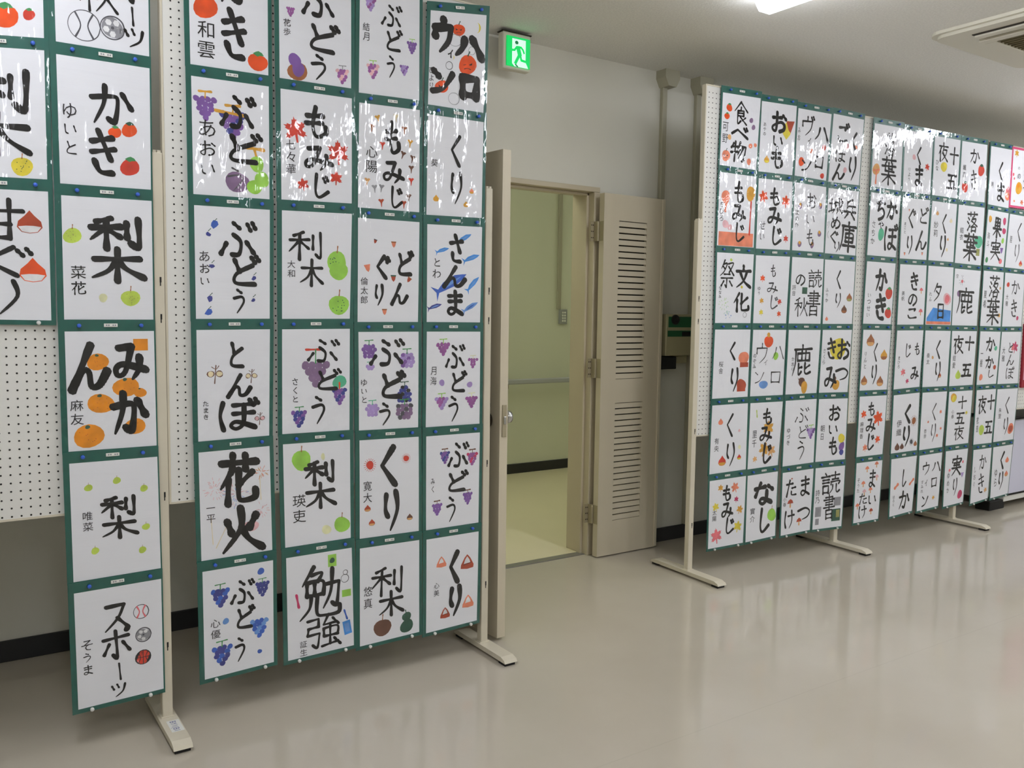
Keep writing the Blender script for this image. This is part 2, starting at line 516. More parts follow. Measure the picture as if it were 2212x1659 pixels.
b.poly([SP(.41 + .075 * math.cos(a * math.pi / 6), .19 + .062 * math.sin(a * math.pi / 6), 1) for a in range(12)], M_SD)
seg(b, [(.42, .33), (.32, .45), (.21, .46)], .075, M_SG, 1)
seg(b, [(.45, .33), (.60, .33), (.68, .40), (.73, .50)], .07, M_SG, 2)
seg(b, [(.47, .36), (.54, .58)], .17, M_SG, 3)
seg(b, [(.53, .58), (.36, .88)], .11, M_SG, 4)
seg(b, [(.56, .58), (.61, .76), (.82, .78)], .08, M_SG, 5)
seg(b, [(.36, .92), (.46, .99)], .05, M_SD, 1)
at(b.build('runner_symbol'), t)

# ------------------------------------------------------------------ ceiling lamps and air conditioner
M_LAMP = mat('lamp_diffuser', (244, 247, 255), 0.5, emit=LAMP)
M_CLAMP = mat('corridor_lamp_diffuser', (250, 255, 232), 0.5, emit=CORR_LAMP)
def lamp(x, y0, y1, label, m=M_LAMP, zc=ZC):
    t = tag(empty('ceiling_lamp', (x, (y0 + y1) / 2, zc)), label, 'lamp', 'batten lamps in rows on the ceiling')
    b = MB(); b.box(x - .06, x + .06, y0, y1, zc - .03, zc, M_WHITE, .003); at(b.build('base'), t)
    b = MB(); b.prism([(x - .05, zc - .03), (x - .055, zc - .052), (x - .032, zc - .078), (x + .032, zc - .078), (x + .055, zc - .052), (x + .05, zc - .03)], 'y', y0 + .004, y1 - .004, m)
    at(b.build('diffuser'), t)
for x in (0.05, 2.85, 5.65, 8.3):
    for k, (y0, y1) in enumerate(((1.2, 2.45), (-1.0, .25), (-3.2, -1.95))):
        if (x, k) == (2.85, 0):
            lamp(x, y0, y1, 'lit white batten lamp at the top edge, left of the air conditioner')
        else:
            lamp(x, y0, y1, 'lit white batten lamp outside the picture')
for x in (-1.5, 2.35, 6.2):
    lamp(x, 3.95, 5.25, 'lit corridor lamp outside the picture', M_CLAMP, ZC - .04)

t = tag(empty('air_conditioner', (4.27, 1.94, ZC)), 'square cream ceiling cassette air conditioner at the top right', 'air conditioner')
M_AC = mat('ac_cream', (214, 210, 194), 0.5)
def rrect(x0, x1, y0, y1, r, n=5):
    pts = []
    for cx, cy, a0 in ((x1 - r, y1 - r, 0), (x0 + r, y1 - r, 90), (x0 + r, y0 + r, 180), (x1 - r, y0 + r, 270)):
        for k in range(n + 1):
            a = math.radians(a0 + 90 * k / n); pts.append((cx + r * math.cos(a), cy + r * math.sin(a)))
    return pts
AX0, AX1, AY0, AY1 = 3.85, 4.69, 1.52, 2.36
b = MB()
for (x0, x1, y0, y1, r, za, zb) in ((AX0, AX1, AY0, AY1, .07, ZC - .014, ZC), (AX0 + .02, AX1 - .02, AY0 + .02, AY1 - .02, .06, ZC - .028, ZC - .013)):
    b.prism(rrect(x0, x1, y0, y1, r), 'z', za, zb, M_AC)
at(b.build('face_panel'), t)
IX0, IX1, IY0, IY1 = 4.08, 4.46, 1.72, 2.16
b = MB(); z = ZC - .040
for (x0, x1, y0, y1) in ((IX0 - .05, IX0, IY0 - .05, IY1 + .05), (IX1, IX1 + .05, IY0 - .05, IY1 + .05), (IX0, IX1, IY0 - .05, IY0), (IX0, IX1, IY1, IY1 + .05)):
    b.box(x0, x1, y0, y1, z, ZC - .027, M_AC, .003)
gf = at(b.build('grille_frame'), t)
M_INT = mat('intake_olive', (120, 112, 84), 0.8)
b = MB(); b.box(IX0, IX1, IY0, IY1, ZC - .030, ZC - .0275, M_INT); g = at(b.build('intake_grille'), t)
for k in range(12):
    s = MB(); s.box(IX0 + .016 + k * .031, IX0 + .022 + k * .031, IY0, IY1, ZC - .036, ZC - .030, M_INT)
    o = s.build('grille_bar', g)
for x0 in (3.935, 4.53):
    b = MB(); b.box(x0, x0 + .018, 1.66, 2.19, ZC - .031, ZC - .0275, M_GAP)
    b.box(x0 + .018, x0 + .060, 1.66, 2.19, ZC - .038, ZC - .0275, M_AC, .003)
    at(b.build('air_outlet'), t)

# ------------------------------------------------------------------ display boards
BA = math.atan(0.042)
FR = {'A': ((0.0, 2.716), 0.0), 'B': ((3.2, 2.975), -BA)}       # origin and turn of the two board rows
def place(fr, s, z=0.0):
    (ox, oy), a = FR[fr]
    return (ox + s * math.cos(a), oy + s * math.sin(a), z)

def holes(s0, s1, z0, z1):
    """punched holes: small cups set just proud of the board's face"""
    b = MB()
    P = .02337
    n = int((s1 - s0 - .02) / P)
    off = ((s1 - s0) - (n - 1) * P) / 2
    m = int((z1 - z0 - .02) / P)
    pts = [(.0029 * math.cos(a * math.pi / 3), .0029 * math.sin(a * math.pi / 3)) for a in range(6)]
    for i in range(n):
        for j in range(m):
            x, z = off + i * P, z0 + .012 + j * P
            b.poly([(x + p, -.0006, z + q) for p, q in pts], M_HOLE)
    return b

def board(fr, s0, s1, posts, label, zb=.690, zt=2.374):
    """one pegboard on its steel legs; posts: list of (s, left edge offset, foot)"""
    root = tag(empty('display_board', place(fr, s0), FR[fr][1]), label, 'display board')
    W = s1 - s0
    b = MB(); b.box(.006, W - .006, .011, .022, zb + .004, zt - .004, M_PEG); b.build('pegboard', root)
    h = holes(0, W, zb, zt)
    o = h.build('peg_hole', root, recalc=False); o.location = (0, .011, 0); tag(o, kind='stuff')
    b = MB()
    b.box(0, .007, .009, .036, zb, zt, M_POST, .001); b.box(W - .007, W, .009, .036, zb, zt, M_POST, .001)
    b.box(.007, W - .007, .009, .036, zb, zb + .006, M_POST); b.box(.007, W - .007, .009, .036, zt - .006, zt, M_POST)
    b.build('frame', root)
    for (s, yo, ff, fb) in posts:
        x = s - s0
        b = MB(); b.box(x - .015, x + .015, yo, yo + .03, .03, 1.735, M_POST, .002)
        b.box(x - .011, x - .002, yo + .004, yo + .026, 1.735, 1.742, M_POST); b.box(x + .002, x + .011, yo + .004, yo + .026, 1.735, 1.742, M_POST)
        leg = b.build('leg', root)
        for z in (1.358, 1.249, .715, .25):
            b = MB()
            b.box(x + .001, x + .006, yo - .0006, yo + .001, z, z + .016, M_HOLE)
            b.box(x + .0015, x + .0045, yo - .0006, yo + .001, z - .010, z, M_HOLE)
            b.build('slot', leg)
        b = MB()
        y0, y1 = yo + .015 - ff, yo + .015 + fb
        prof = [(y0, .012), (y0 + .006, .022), (y0 + .03, .030), (y1 - .03, .030), (y1 - .006, .022), (y1, .012)]
        b.prism(prof, 'x', x - .027, x + .027, M_POST)
        b.box(x - .020, x + .020, yo - .004, yo + .034, .028, .034, M_POST, .001)
        foot = b.build('foot', root)
        b = MB(); b.box(x - .022, x + .022, y0 + .008, y0 + .05, 0, .012, M_BLACK); b.build('rubber_pad', foot); b = MB(); b.box(x - .022, x + .022, y1 - .05, y1 - .008, 0, .012, M_BLACK)
        b.build('rubber_pad', foot)
        if label.startswith('leftmost'):
            b = MB(); b.box(x - .012, x + .024, y0 + .085, y0 + .165, .0298, .0306, M_WHITE); st = b.build('sticker', foot)
            tag(st, 'white sticker with blue lettering')
            cu = bpy.data.curves.new('t', 'FONT'); cu.body = 'BY1(B1'; cu.size = .026
            to = bpy.data.objects.new('t', cu); me = bpy.data.meshes.new_from_object(to)
            bpy.data.objects.remove(to)
            me.materials.clear(); me.materials.append(mat('sticker_ink', (92, 96, 150), 0.7))
            xs = [v.co.x for v in me.vertices]; sc = .068 / (max(xs) - min(xs))
            for v in me.vertices:
                a, c = v.co.x * sc, v.co.y * sc
                v.co = (x + c - .004, y0 + .159 - a, .0309)
            me.name = 'sticker'
            MSTICK.append((me, st))
    return root
MSTICK = []
board('A', -.60, .552, [(.571, 0.002, .21, .19)], 'leftmost white pegboard on ivory legs behind the two left columns of sheets')
board('A', .588, 1.700, [(1.7205, 0.006, .20, .17)], 'second white pegboard from the left with its leg beside the open door')
board('B', -.106, .990, [(-.124, -.002, .235, .25), (.985, .014, .235, .25)], 'third white pegboard on two ivory legs, just right of the louvred door')
board('B', 1.036, 2.215, [(2.115, .012, .235, .25)], 'fourth white pegboard carrying the sheets with fallen leaves and setting sun')
board('B', 2.250, 3.40, [], 'rightmost white pegboard cut off by the right edge of the picture')
for me, st in MSTICK:
    o = bpy.data.objects.new('sticker_print', me)
    st.data.materials.append(me.materials[0])
    import bmesh
    bm = bmesh.new(); bm.from_mesh(st.data)
    n0 = len(bm.faces); bm.from_mesh(me); bm.faces.ensure_lookup_table()
    for f in bm.faces[n0:]: f.material_index = 1
    bm.to_mesh(st.data); bm.free()
    bpy.data.objects.remove(o)

# white cabinet and red poster at the far right
t = tag(empty('steel_cabinet', (6.6, 3.1, 0)), 'low white steel cabinet with pale lavender front behind the rightmost board', 'cabinet')
M_LAV = mat('lavender_panel', (214, 214, 232), 0.45)
b = MB(); b.box(6.03, 7.3, 2.955, 3.40, .045, .60, M_WHITE, .004); at(b.build('body'), t)
b = MB(); b.box(6.045, 7.285, 2.946, 2.957, .098, .598, M_LAV, .003); at(b.build('door'), t)
b = MB(); b.box(6.03, 7.3, 2.951, 2.957, .084, .096, M_BLACK); at(b.build('seam'), t)
b = MB(); b.box(6.02, 7.31, 2.945, 3.40, .612, .628, M_BLACK, .002); at(b.build('top'), t)
b = MB(); b.box(5.86, 6.05, 2.96, 3.06, 0, .062, M_BLACK, .004); at(b.build('foot'), t)
b = MB(); b.box(6.9, 7.05, 2.96, 3.06, 0, .05, M_BLACK, .004); at(b.build('foot'), t)
M_RED = mat('dark_red_card', (150, 28, 44), 0.6)
t = tag(empty('red_poster', place('B', 2.767, .835), -BA), 'dark red poster pinned low on the rightmost board at the picture edge', 'poster')
b = MB(); b.box(0, .26, -.003, .009, 0, .42, M_RED); b.build('card', t)
b = MB(); b.box(.016, .24, -.0045, -.003, .05, .40, mat('pink_card', (226, 170, 190), 0.7)); b.build('inset', t)

# ------------------------------------------------------------------ brush strokes
# each glyph: strokes on a 100 x 100 square, x right, y down; a doubled point is a corner; 't' ends a stroke in a taper
G = {
'か': '8 34 50 30 62 38 54 84 40 80|36 8 32 46 10 90t|72 24 90 54',
'き': '18 28 76 20|16 50 82 42|38 6 70 64|24 66 38 88 72 90',
'く': '68 8 28 48 28 48 72 92',
'り': '28 12 22 46 32 62|70 8 76 48 44 94t',
'ふ': '42 6 58 18|42 34 60 52 56 82 38 84|22 56 8 82|76 52 94 78',
'゛': '78 4 86 18|91 0 98 12',
'と': '30 10 42 46|80 28 34 54 30 84 84 88',
'う': '38 8 60 18|20 40 64 34 74 54 38 95t',
'も': '48 4 40 58 52 92 82 82 82 62|20 32 70 28|18 54 70 50',
'み': '22 16 56 12 56 12 36 74 16 84 12 66 34 56 92 72|76 40 74 70 56 94t',
'し': '34 6 30 70 46 92 86 70',
'さ': '16 30 82 22|42 4 72 60|28 62 36 86 74 90',
'ん': '54 4 10 94|12 92 34 56 50 58 56 86 76 84 94 56',
'ま': '20 22 82 20|22 42 80 40|52 4 54 74 34 92 18 80 36 68 86 90',
'ほ': '14 10 8 50 16 92|38 18 90 16|38 44 88 42|64 18 64 74 46 90 34 80 48 68 92 88',
'な': '10 28 58 22|36 6 12 56|74 22 94 36|66 42 64 76 48 90 32 80 46 68 88 88',
'お': '12 30 64 26|36 6 36 80 18 84 14 68 60 46 86 58 82 78 58 88|74 16 92 30',
'い': '16 20 20 68 34 78|74 26 86 62',
'ち': '14 26 80 22|46 4 24 58 24 58 60 46 82 62 70 84 38 94',
'や': '8 46 60 28 88 36 84 52 64 58|52 6 64 20|28 18 52 94',
'の': '52 22 34 76 12 70 16 36 50 14 86 34 84 66 58 90',
'つ': '6 36 60 22 92 42 78 72 40 86t',
'た': '10 28 62 24|36 6 12 90|56 50 86 46|52 66 56 84 92 84',
'け': '16 10 10 60 20 90|40 34 94 30|70 8 76 60 54 95t',
'こ': '24 20 74 18 68 30|18 66 34 86 84 82',
'は': '14 10 8 50 16 92|38 36 92 32|66 8 66 74 48 90 34 80 48 68 94 88',
'へ': '4 56 36 28 36 28 96 76',
'め': '22 20 44 74|62 8 30 84 12 74 18 46 60 28 90 50 80 80 54 92',
'ハ': '36 18 28 56 8 84t|62 14 78 46 94 86',
'ロ': '16 18 20 86|16 20 84 18 84 18 80 86|20 82 80 82',
'ウ': '50 2 50 22|14 26 14 50|14 26 86 24 86 24 74 64 36 95t',
'ィ': '72 18 52 44 20 62|52 44 54 92',
'ン': '10 18 32 34|8 90 56 74 92 22',
'ス': '16 14 80 12 80 12 56 54 10 92t|54 54 92 90',
'ホ': '10 30 90 28|50 6 50 92 38 84|28 46 10 78|72 46 92 76',
'゜': '86 4 92 8 88 14 82 10 86 4',
'ー': '48 6 54 94',
'ツ': '12 22 24 44|42 14 52 36|88 18 76 62 34 92t',
'木': '10 34 90 32|50 4 50 95|50 34 34 66 6 86t|50 34 66 62 95 86',
'利': '42 2 16 14|6 30 58 28|32 10 32 96|32 32 4 68t|34 34 56 58|68 14 68 60|89 4 89 86 76 78',
'花': '6 18 94 16|34 2 34 30|66 2 66 30|34 32 6 68t|24 48 24 98|84 36 50 62|50 32 50 82 60 92 92 88 93 72',
'火': '18 30 28 56|84 22 68 48|50 4 48 48 8 95t|50 46 66 72 96 93',
'夜': '50 0 50 14|6 18 94 18|28 22 4 60t|20 42 20 96|56 24 36 60t|54 36 84 36 84 36 72 64 32 97t|48 54 60 66|48 60 94 95',
'五': '12 16 88 14|44 16 34 84|18 48 74 46 74 46 68 84|4 88 96 86',
'十': '6 44 94 42|50 4 50 96',
'夕': '42 4 12 50t|38 22 80 20 80 20 56 66 12 97t|34 44 56 58',
'日': '22 10 22 92|22 10 78 10 78 10 78 92|22 50 76 50|22 88 76 88',
'文': '50 2 50 20|6 26 94 24|72 28 50 68 6 95t|28 30 54 68 96 95',
'化': '34 4 4 54t|24 38 24 96|86 26 48 58|50 6 50 80 60 91 93 87 94 70',
'秋': '40 4 14 16|4 32 52 30|28 12 28 96|28 34 4 68t|30 38 48 54|56 28 52 50|93 24 82 46|72 4 70 52 44 95t|72 50 97 94',
'書': '20 10 80 9|6 20 94 19|20 30 80 29|20 40 80 40|4 52 96 51|50 0 50 60|80 10 80 30|26 62 26 98|26 62 76 62 76 62 76 98|26 79 74 79|26 95 74 95',
'読': '22 2 28 10|4 18 46 17|10 32 42 31|10 44 42 43|12 58 12 92|12 58 40 58 40 58 40 92|12 88 40 88|52 14 96 13|74 0 74 30|58 32 90 31|52 42 52 54|52 42 97 42 92 54|62 56 60 76 44 95t|80 54 80 84 86 92 98 84',
'鹿': '50 0 50 12|10 14 96 13|16 14 14 60 2 97t|26 26 86 26 86 26 86 50|26 26 26 50|46 18 46 50|66 18 66 50|26 50 86 50|32 60 32 94 46 86|32 74 48 72|64 58 64 86 74 94 93 88|89 66 66 76',
'落': '6 12 94 11|34 1 34 20|66 1 66 20|12 30 22 38|6 50 16 58|8 92 26 68|56 26 36 50t|50 36 82 35 62 62 28 78t|46 46 94 72|44 76 44 98|44 76 80 76 78 98|46 94 78 94',
'葉': '6 10 94 9|34 0 34 18|66 0 66 18|6 32 94 30|28 22 28 50|28 50 84 50|50 20 50 42|72 22 72 42|50 41 70 41|6 64 94 62|50 52 50 98|48 66 8 93t|52 66 94 91',
'果': '24 8 24 46|24 8 76 8 76 8 76 46|24 27 76 27|24 44 76 44|4 58 96 56|50 8 50 98|48 60 8 91t|52 60 94 89',
'実': '50 0 50 12|10 16 8 30|10 16 90 15 84 30|24 34 76 33|22 46 78 45|6 60 94 58|50 24 48 62 8 97t|52 62 94 95',
'食': '50 0 6 42t|50 2 96 40|50 22 50 34|30 38 30 92 50 82|30 38 70 37 70 37 70 60|30 48 70 48|30 60 70 60|84 66 62 78|46 64 92 95',
'物': '18 12 6 34|12 28 44 26|4 58 46 50|28 4 28 96|58 4 44 38t|54 24 93 22 93 22 86 80 74 92|68 26 46 66t|80 26 50 86t',
'祭': '32 2 10 34t|24 16 48 14 30 42 4 58t|22 24 34 32|56 14 90 12 64 44|60 24 96 54|30 52 70 50|12 66 88 64|50 66 50 97 40 90|30 76 14 93|70 76 88 91',
'勉': '34 2 8 34t|28 16 54 14 44 28|18 30 18 54|18 30 56 29 56 54|36 30 36 54|18 54 56 53|28 56 24 78 2 97t|42 56 42 88 60 94 93 92 95 78|60 36 95 34 95 34 88 76 78 72|78 8 74 50 56 80t',
'強': '8 12 38 10 38 10 38 32|10 34 38 32|10 34 8 54|8 54 40 52 40 52 34 93 22 84|66 2 52 30 52 30 90 28|78 14 94 34|52 42 52 64|52 42 91 40 91 64|52 64 91 63|70 32 70 88|46 92 92 86|82 74 97 95',
'兵': '66 2 30 16|30 14 30 60|30 34 90 32|66 34 66 60|4 62 96 60|36 70 12 95t|64 68 90 93',
'庫': '50 0 50 12|10 14 95 13|16 14 14 60 2 97t|30 26 84 25|34 38 34 66|34 38 80 37 80 66|34 52 80 52|34 66 80 66|20 80 96 79|56 18 56 99',
'城': '4 36 38 34|20 10 20 76|2 84 40 70|42 28 96 26|46 28 44 60 28 93t|48 46 62 46 60 72|70 4 76 60 97 91 97 72|90 40 52 95t|82 6 93 18',
'甘': '4 32 96 30|28 6 28 92|72 6 72 92|28 60 72 60|28 90 72 90',
}
COMP = {'ぶ': 'ふ゛', 'ど': 'と゛', 'じ': 'し゛', 'ぐ': 'く゛', 'ぼ': 'ほ゛', 'ご': 'こ゛', 'べ': 'へ゛', 'ポ': 'ホ゜', 'ヴ': 'ウ゛'}
def strokes(ch):
    if ch == '梨':
        return [([(x * .92 + 4, y * .5) for x, y in q[0]], q[1]) for q in strokes('利')] + \
               [([(x * .94 + 3, 46 + y * .54) for x, y in q[0]], q[1]) for q in strokes('木')]
    if ch in COMP:
        a, d = COMP[ch]
        dak = strokes(d)
        base = strokes(a)
        if ch in 'ぐべ':
            dak = [([(x - 4, y + 14) for x, y in s[0]], s[1]) for s in dak]
        if ch == 'じ':
            dak = [([(x - 14, y + 16) for x, y in s[0]], s[1]) for s in dak]
        if ch == 'ぶ':
            dak = [([(x + 1, y + 4) for x, y in s[0]], s[1]) for s in dak]
        return base + dak
    out = []
    for s in G[ch].split('|'):
        t = s.endswith('t')
        n = [float(q) for q in s.rstrip('t').split()]
        out.append((list(zip(n[0::2], n[1::2])), t))
    return out

def smooth(P):
    Q = [P[0]] + list(P) + [P[-1]]
    out = []
    for i in range(1, len(Q) - 2):
        p0, p1, p2, p3 = Q[i - 1], Q[i], Q[i + 1], Q[i + 2]
        if p1 == p2:
            continue
        if p0 == p1 and i > 1: p0 = (2 * p1[0] - p2[0], 2 * p1[1] - p2[1])
        if p3 == p2 and i < len(Q) - 3: p3 = (2 * p2[0] - p1[0], 2 * p2[1] - p1[1])
        n = 5
        for k in range(n):
            t = k / n
            out.append(tuple(.5 * ((2 * p1[j]) + (-p0[j] + p2[j]) * t + (2 * p0[j] - 5 * p1[j] + 4 * p2[j] - p3[j]) * t * t + (-p0[j] + 3 * p1[j] - 3 * p2[j] + p3[j]) * t ** 3) for j in (0, 1)))
    out.append(tuple(P[-1]))
    return out

NIB = [(math.cos(a * math.pi / 4), math.sin(a * math.pi / 4)) for a in range(8)]
def stroke_polys(P, wid, taper, rnd):
    """polygons (plane metres) of one brush stroke"""
    S = smooth(P)
    n = len(S)
    res = []
    L = [0]
    for a, c in zip(S, S[1:]):
        L.append(L[-1] + math.hypot(c[0] - a[0], c[1] - a[1]))
    T = L[-1] or 1
    ws = []
    for l in L:
        t = l / T
        k = .86 + .20 * math.cos(t * 2 * math.pi)
        if t < .06: k *= .92
        if taper and t > .5: k *= 1 - .72 * ((t - .5) / .5) ** 1.3
        ws.append(wid * k * .5)
    def nib(c, r):
        # flat-ish nib leaning to the upper left, as a brush lands
        out = []
        for x, y in NIB:
            u = (x + y) * .7071; v = (x - y) * .7071
            u *= 1.12; v *= .92
            out.append((c[0] + (u + v) * .7071 * r, c[1] + (u - v) * .7071 * r))
        return out
    for i in range(n):
        res.append(nib(S[i], ws[i]))
        if i < n - 1:
            dx, dy = S[i + 1][0] - S[i][0], S[i + 1][1] - S[i][1]
            d = math.hypot(dx, dy)
            if d < 1e-6: continue
            nx, ny = -dy / d, dx / d
            a, c = S[i], S[i + 1]
            res.append([(a[0] + nx * ws[i], a[1] + ny * ws[i]), (c[0] + nx * ws[i + 1], c[1] + ny * ws[i + 1]),
                        (c[0] - nx * ws[i + 1], c[1] - ny * ws[i + 1]), (a[0] - nx * ws[i], a[1] - ny * ws[i])])
    return res

FONTC = {}
def font_faces(ch):
    if ch not in FONTC:
        cu = bpy.data.curves.new('glyph', 'FONT')
        cu.body = ch; cu.size = 1; cu.resolution_u = 2
        o = bpy.data.objects.new('glyph', cu)
        me = bpy.data.meshes.new_from_object(o)
        vs = [(v.co.x, v.co.y) for v in me.vertices]
        fs = [tuple(p.vertices) for p in me.polygons]
        if vs:
            x0 = min(v[0] for v in vs); x1 = max(v[0] for v in vs)
            y0 = min(v[1] for v in vs); y1 = max(v[1] for v in vs)
            s = max(x1 - x0, y1 - y0) or 1
            cx, cy = (x0 + x1) / 2, (y0 + y1) / 2
            vs = [(.5 + (x - cx) / s, .5 - (y - cy) / s) for x, y in vs]
        FONTC[ch] = [[vs[i] for i in f] for f in fs]
        bpy.data.objects.remove(o); bpy.data.curves.remove(cu); bpy.data.meshes.remove(me)
    return FONTC[ch]

# ------------------------------------------------------------------ paints
PC = dict(orange=(238, 86, 30), mand=(240, 150, 28), red=(216, 66, 48), pink=(236, 120, 130), mag=(205, 60, 110), salmon=(238, 140, 108),
          brown=(168, 104, 62), dbrown=(112, 74, 58), rust=(184, 76, 48), tan=(226, 172, 110), yell=(232, 214, 70), ygreen=(198, 222, 90),
          lime=(160, 216, 84), green=(72, 150, 92), dgreen=(50, 92, 74), teal=(90, 190, 150), purple=(132, 92, 168), lpurple=(176, 150, 210),
          indigo=(66, 72, 150), blue=(62, 104, 200), lblue=(112, 160, 226), mauve=(140, 112, 148), grape=(158, 92, 160), grey=(150, 150, 156),
          dgrey=(84, 84, 92), pale=(240, 226, 190), pyell=(236, 236, 190), gold=(224, 166, 60), sea=(70, 150, 230), black=(44, 42, 46),
          white=(236, 236, 238), ppink=(238, 190, 196), olive=(160, 160, 90))
PM = {}
def pm(c):
    if c not in PM:
        PM[c] = mat('paint_' + c, PC[c], 0.9, noise=0.16, nscale=22)
    return PM[c]

class Draw:
    """collects painted shapes in paper metres (a right, b down)"""
    def __init__(s, W, H, rnd):
        s.W, s.H, s.r, s.p = W, H, rnd, []
    def P(s, u, v): return (u * s.W, v * s.H)
    def add(s, pts, c): s.p.append((pts, c))
    def blob(s, u, v, r, c, asp=1.0, n=16, j=.07, rot=0):
        x, y = s.P(u, v); R = r * s.W
        ph = s.r.random() * 6
        pts = []
        for k in range(n):
            a = 2 * math.pi * k / n
            q = R * (1 + j * math.sin(2 * a + ph) + j * .6 * math.sin(3 * a + 2 * ph) + j * .4 * (s.r.random() - .5))
            dx, dy = q * math.cos(a) * asp, q * math.sin(a)
            pts.append((x + dx * math.cos(rot) - dy * math.sin(rot), y + dx * math.sin(rot) + dy * math.cos(rot)))
        s.add(pts, c)
    def line(s, pts, w, c, taper=False):
        for q in stroke_polys([s.P(*p) for p in pts], w * s.W, taper, s.r):
            s.add(q, c)
    def rel(s, u, v, r, pts, c, rot=0):
        x, y = s.P(u, v); R = r * s.W
        s.add([(x + R * (a * math.cos(rot) - b * math.sin(rot)), y + R * (a * math.sin(rot) + b * math.cos(rot))) for a, b in pts], c)
    # --- motifs
    def persim(s, u, v, r, c='orange', leaf='green'):
        s.blob(u, v, r, c, 1.1)
        k = r * s.W / s.H
        s.rel(u, v - k * .85, r, [(-.55, -.1), (-.2, -.32), (.1, -.42), (.5, -.25), (.72, .06), (.2, .1), (0, .22), (-.25, .1)], leaf)
    def orange(s, u, v, r, sq=False):
        s.blob(u, v, r, 'mand', 1.25, j=.05)
        k = r * s.W / s.H
        s.blob(u - .1 * r, v - k * .8, r * .16, 'dgreen', 1.3)
        for q in range(7):
            s.blob(u + r * s.r.uniform(-.8, .8), v + k * s.r.uniform(-.5, .6), r * .035, 'rust')
    def grape(s, u, v, r, c='purple', stem='green', bar=False, c2=None, rows=(4, 3, 3, 2, 1)):
        k = s.W / s.H
        d = r * 2 / 4.2
        y = v - r * k * .7
        for i, n in enumerate(rows):
            for q in range(n):
                cc = c2 if (c2 and (i + q) % 3 == 0) else c
                s.blob(u + (q - (n - 1) / 2) * d + s.r.uniform(-.08, .08) * d, y + s.r.uniform(-.08, .08) * d * k, d * .56, cc, n=10)
            y += d * k * .8
        if stem:
            s.line([(u, v - r * k * .85), (u + .02 * r, v - r * k * 1.35)], r * .13, stem)
            s.line([(u - r * .5, v - r * k * 1.35), (u + r * .5, v - r * k * 1.4)], r * (.22 if bar else .12), stem)
    def chest(s, u, v, r, c='rust', base='tan', rot=0):
        s.rel(u, v, r, [(0, -1.05), (.35, -.62), (.85, -.15), (.95, .35), (.6, .75), (0, .85), (-.6, .75), (-.95, .35), (-.85, -.15), (-.35, -.62)], c, rot)
        if base:
            s.rel(u, v, r, [(-.86, .30), (-.3, .22), (.3, .22), (.86, .30), (.58, .70), (0, .80), (-.58, .70)], base, rot)
    def maple(s, u, v, r, c='red', rot=None):
        rot = s.r.uniform(-.4, .4) if rot is None else rot
        pts = []
        for k in range(5):
            a = -math.pi / 2 + (k - 2) * 1.05
            for da, q in ((-.40, .58), (-.22, .86), (-.08, .80), (0, 1.05), (.10, .80), (.24, .84), (.40, .58)):
                pts.append((q * math.cos(a + da), q * math.sin(a + da)))
        pts += [(.12, .34), (.08, .95), (-.06, .95), (-.1, .34)]
        s.rel(u, v, r, pts, c, rot)
    def ginkgo(s, u, v, r, c='brown', rot=0):
        s.rel(u, v, r, [(-.9, -.6), (-.4, -.85), (0, -.6), (.4, -.85), (.9, -.6), (.25, .2), (.08, 1.3), (-.08, 1.3), (-.2, .2)], c, rot)
    def acorn(s, u, v, r, c='salmon', cap='brown', rot=0):
        s.rel(u, v, r, [(-.75, -.6), (.75, -.6), (.55, .4), (.1, 1), (-.4, .5)], c, rot)
        if cap: s.rel(u, v, r, [(-.85, -.85), (.85, -.85), (.75, -.45), (-.75, -.45)], cap, rot)
    def pear(s, u, v, r, c='lime', asp=1.0, dots=True, stem='brown'):
        s.blob(u, v, r, c, asp)
        k = r * s.W / s.H / max(asp, .01) * (1 if asp >= 1 else asp)
        k = r * s.W / s.H
        if stem: s.line([(u, v - k * .9), (u + r * .05, v - k * 1.45)], r * .12, stem)
        if dots:
            for q in range(12):
                a = s.r.uniform(0, 6.28); d = s.r.uniform(.1, .8)
                s.blob(u + r * asp * d * math.cos(a), v + k * d * math.sin(a), r * .055, 'dgreen' if dots is True else dots, n=6)
    def fish(s, u, v, r, c='blue', rot=-.5):
        s.rel(u, v, r, [(-1, -.35), (-.7, -.05), (-.3, -.22), (.4, -.24), (.8, -.08), (1, .02), (.7, .14), (.2, .22), (-.4, .16), (-.72, .12), (-1.0, .42), (-.85, .05)], c, rot)
        s.rel(u, v, r, [(-.5, 0), (.2, -.08), (.7, -.02), (.3, .06), (-.3, .08)], 'lblue' if c != 'lblue' else 'blue', rot)
    def pumpkin(s, u, v, r, c='orange'):
        s.blob(u, v, r, c, 1.15)
        k = s.W / s.H
        s.line([(u, v - r * k * .9), (u + r * .2, v - r * k * 1.35)], r * .18, 'dgreen')
        s.rel(u, v, r, [(-.6, -.25), (-.15, -.02), (-.5, .1)], 'black'); s.rel(u, v, r, [(.6, -.25), (.15, -.02), (.5, .1)], 'black')
        s.line([(u - r * .4, v + r * k * .45), (u, v + r * k * .35), (u + r * .4, v + r * k * .45)], r * .08, 'black')
    def moon(s, u, v, r, c='yell'):
        pts = [(math.cos(a), math.sin(a)) for a in [math.radians(x) for x in range(-80, 81, 20)]]
        pts += [(.35 + .45 * math.cos(a) * .6, .8 * math.sin(a)) for a in [math.radians(x) for x in range(60, -61, -20)]]
        s.rel(u, v, r, [(a - .5, b) for a, b in pts], c)
    def ring(s, u, v, r, w, c, asp=1.0):
        k = s.W / s.H
        pts = [(u + r * asp * math.cos(a * math.pi / 5), v + r * k * math.sin(a * math.pi / 5)) for a in range(11)]
        s.line(pts, w, c)
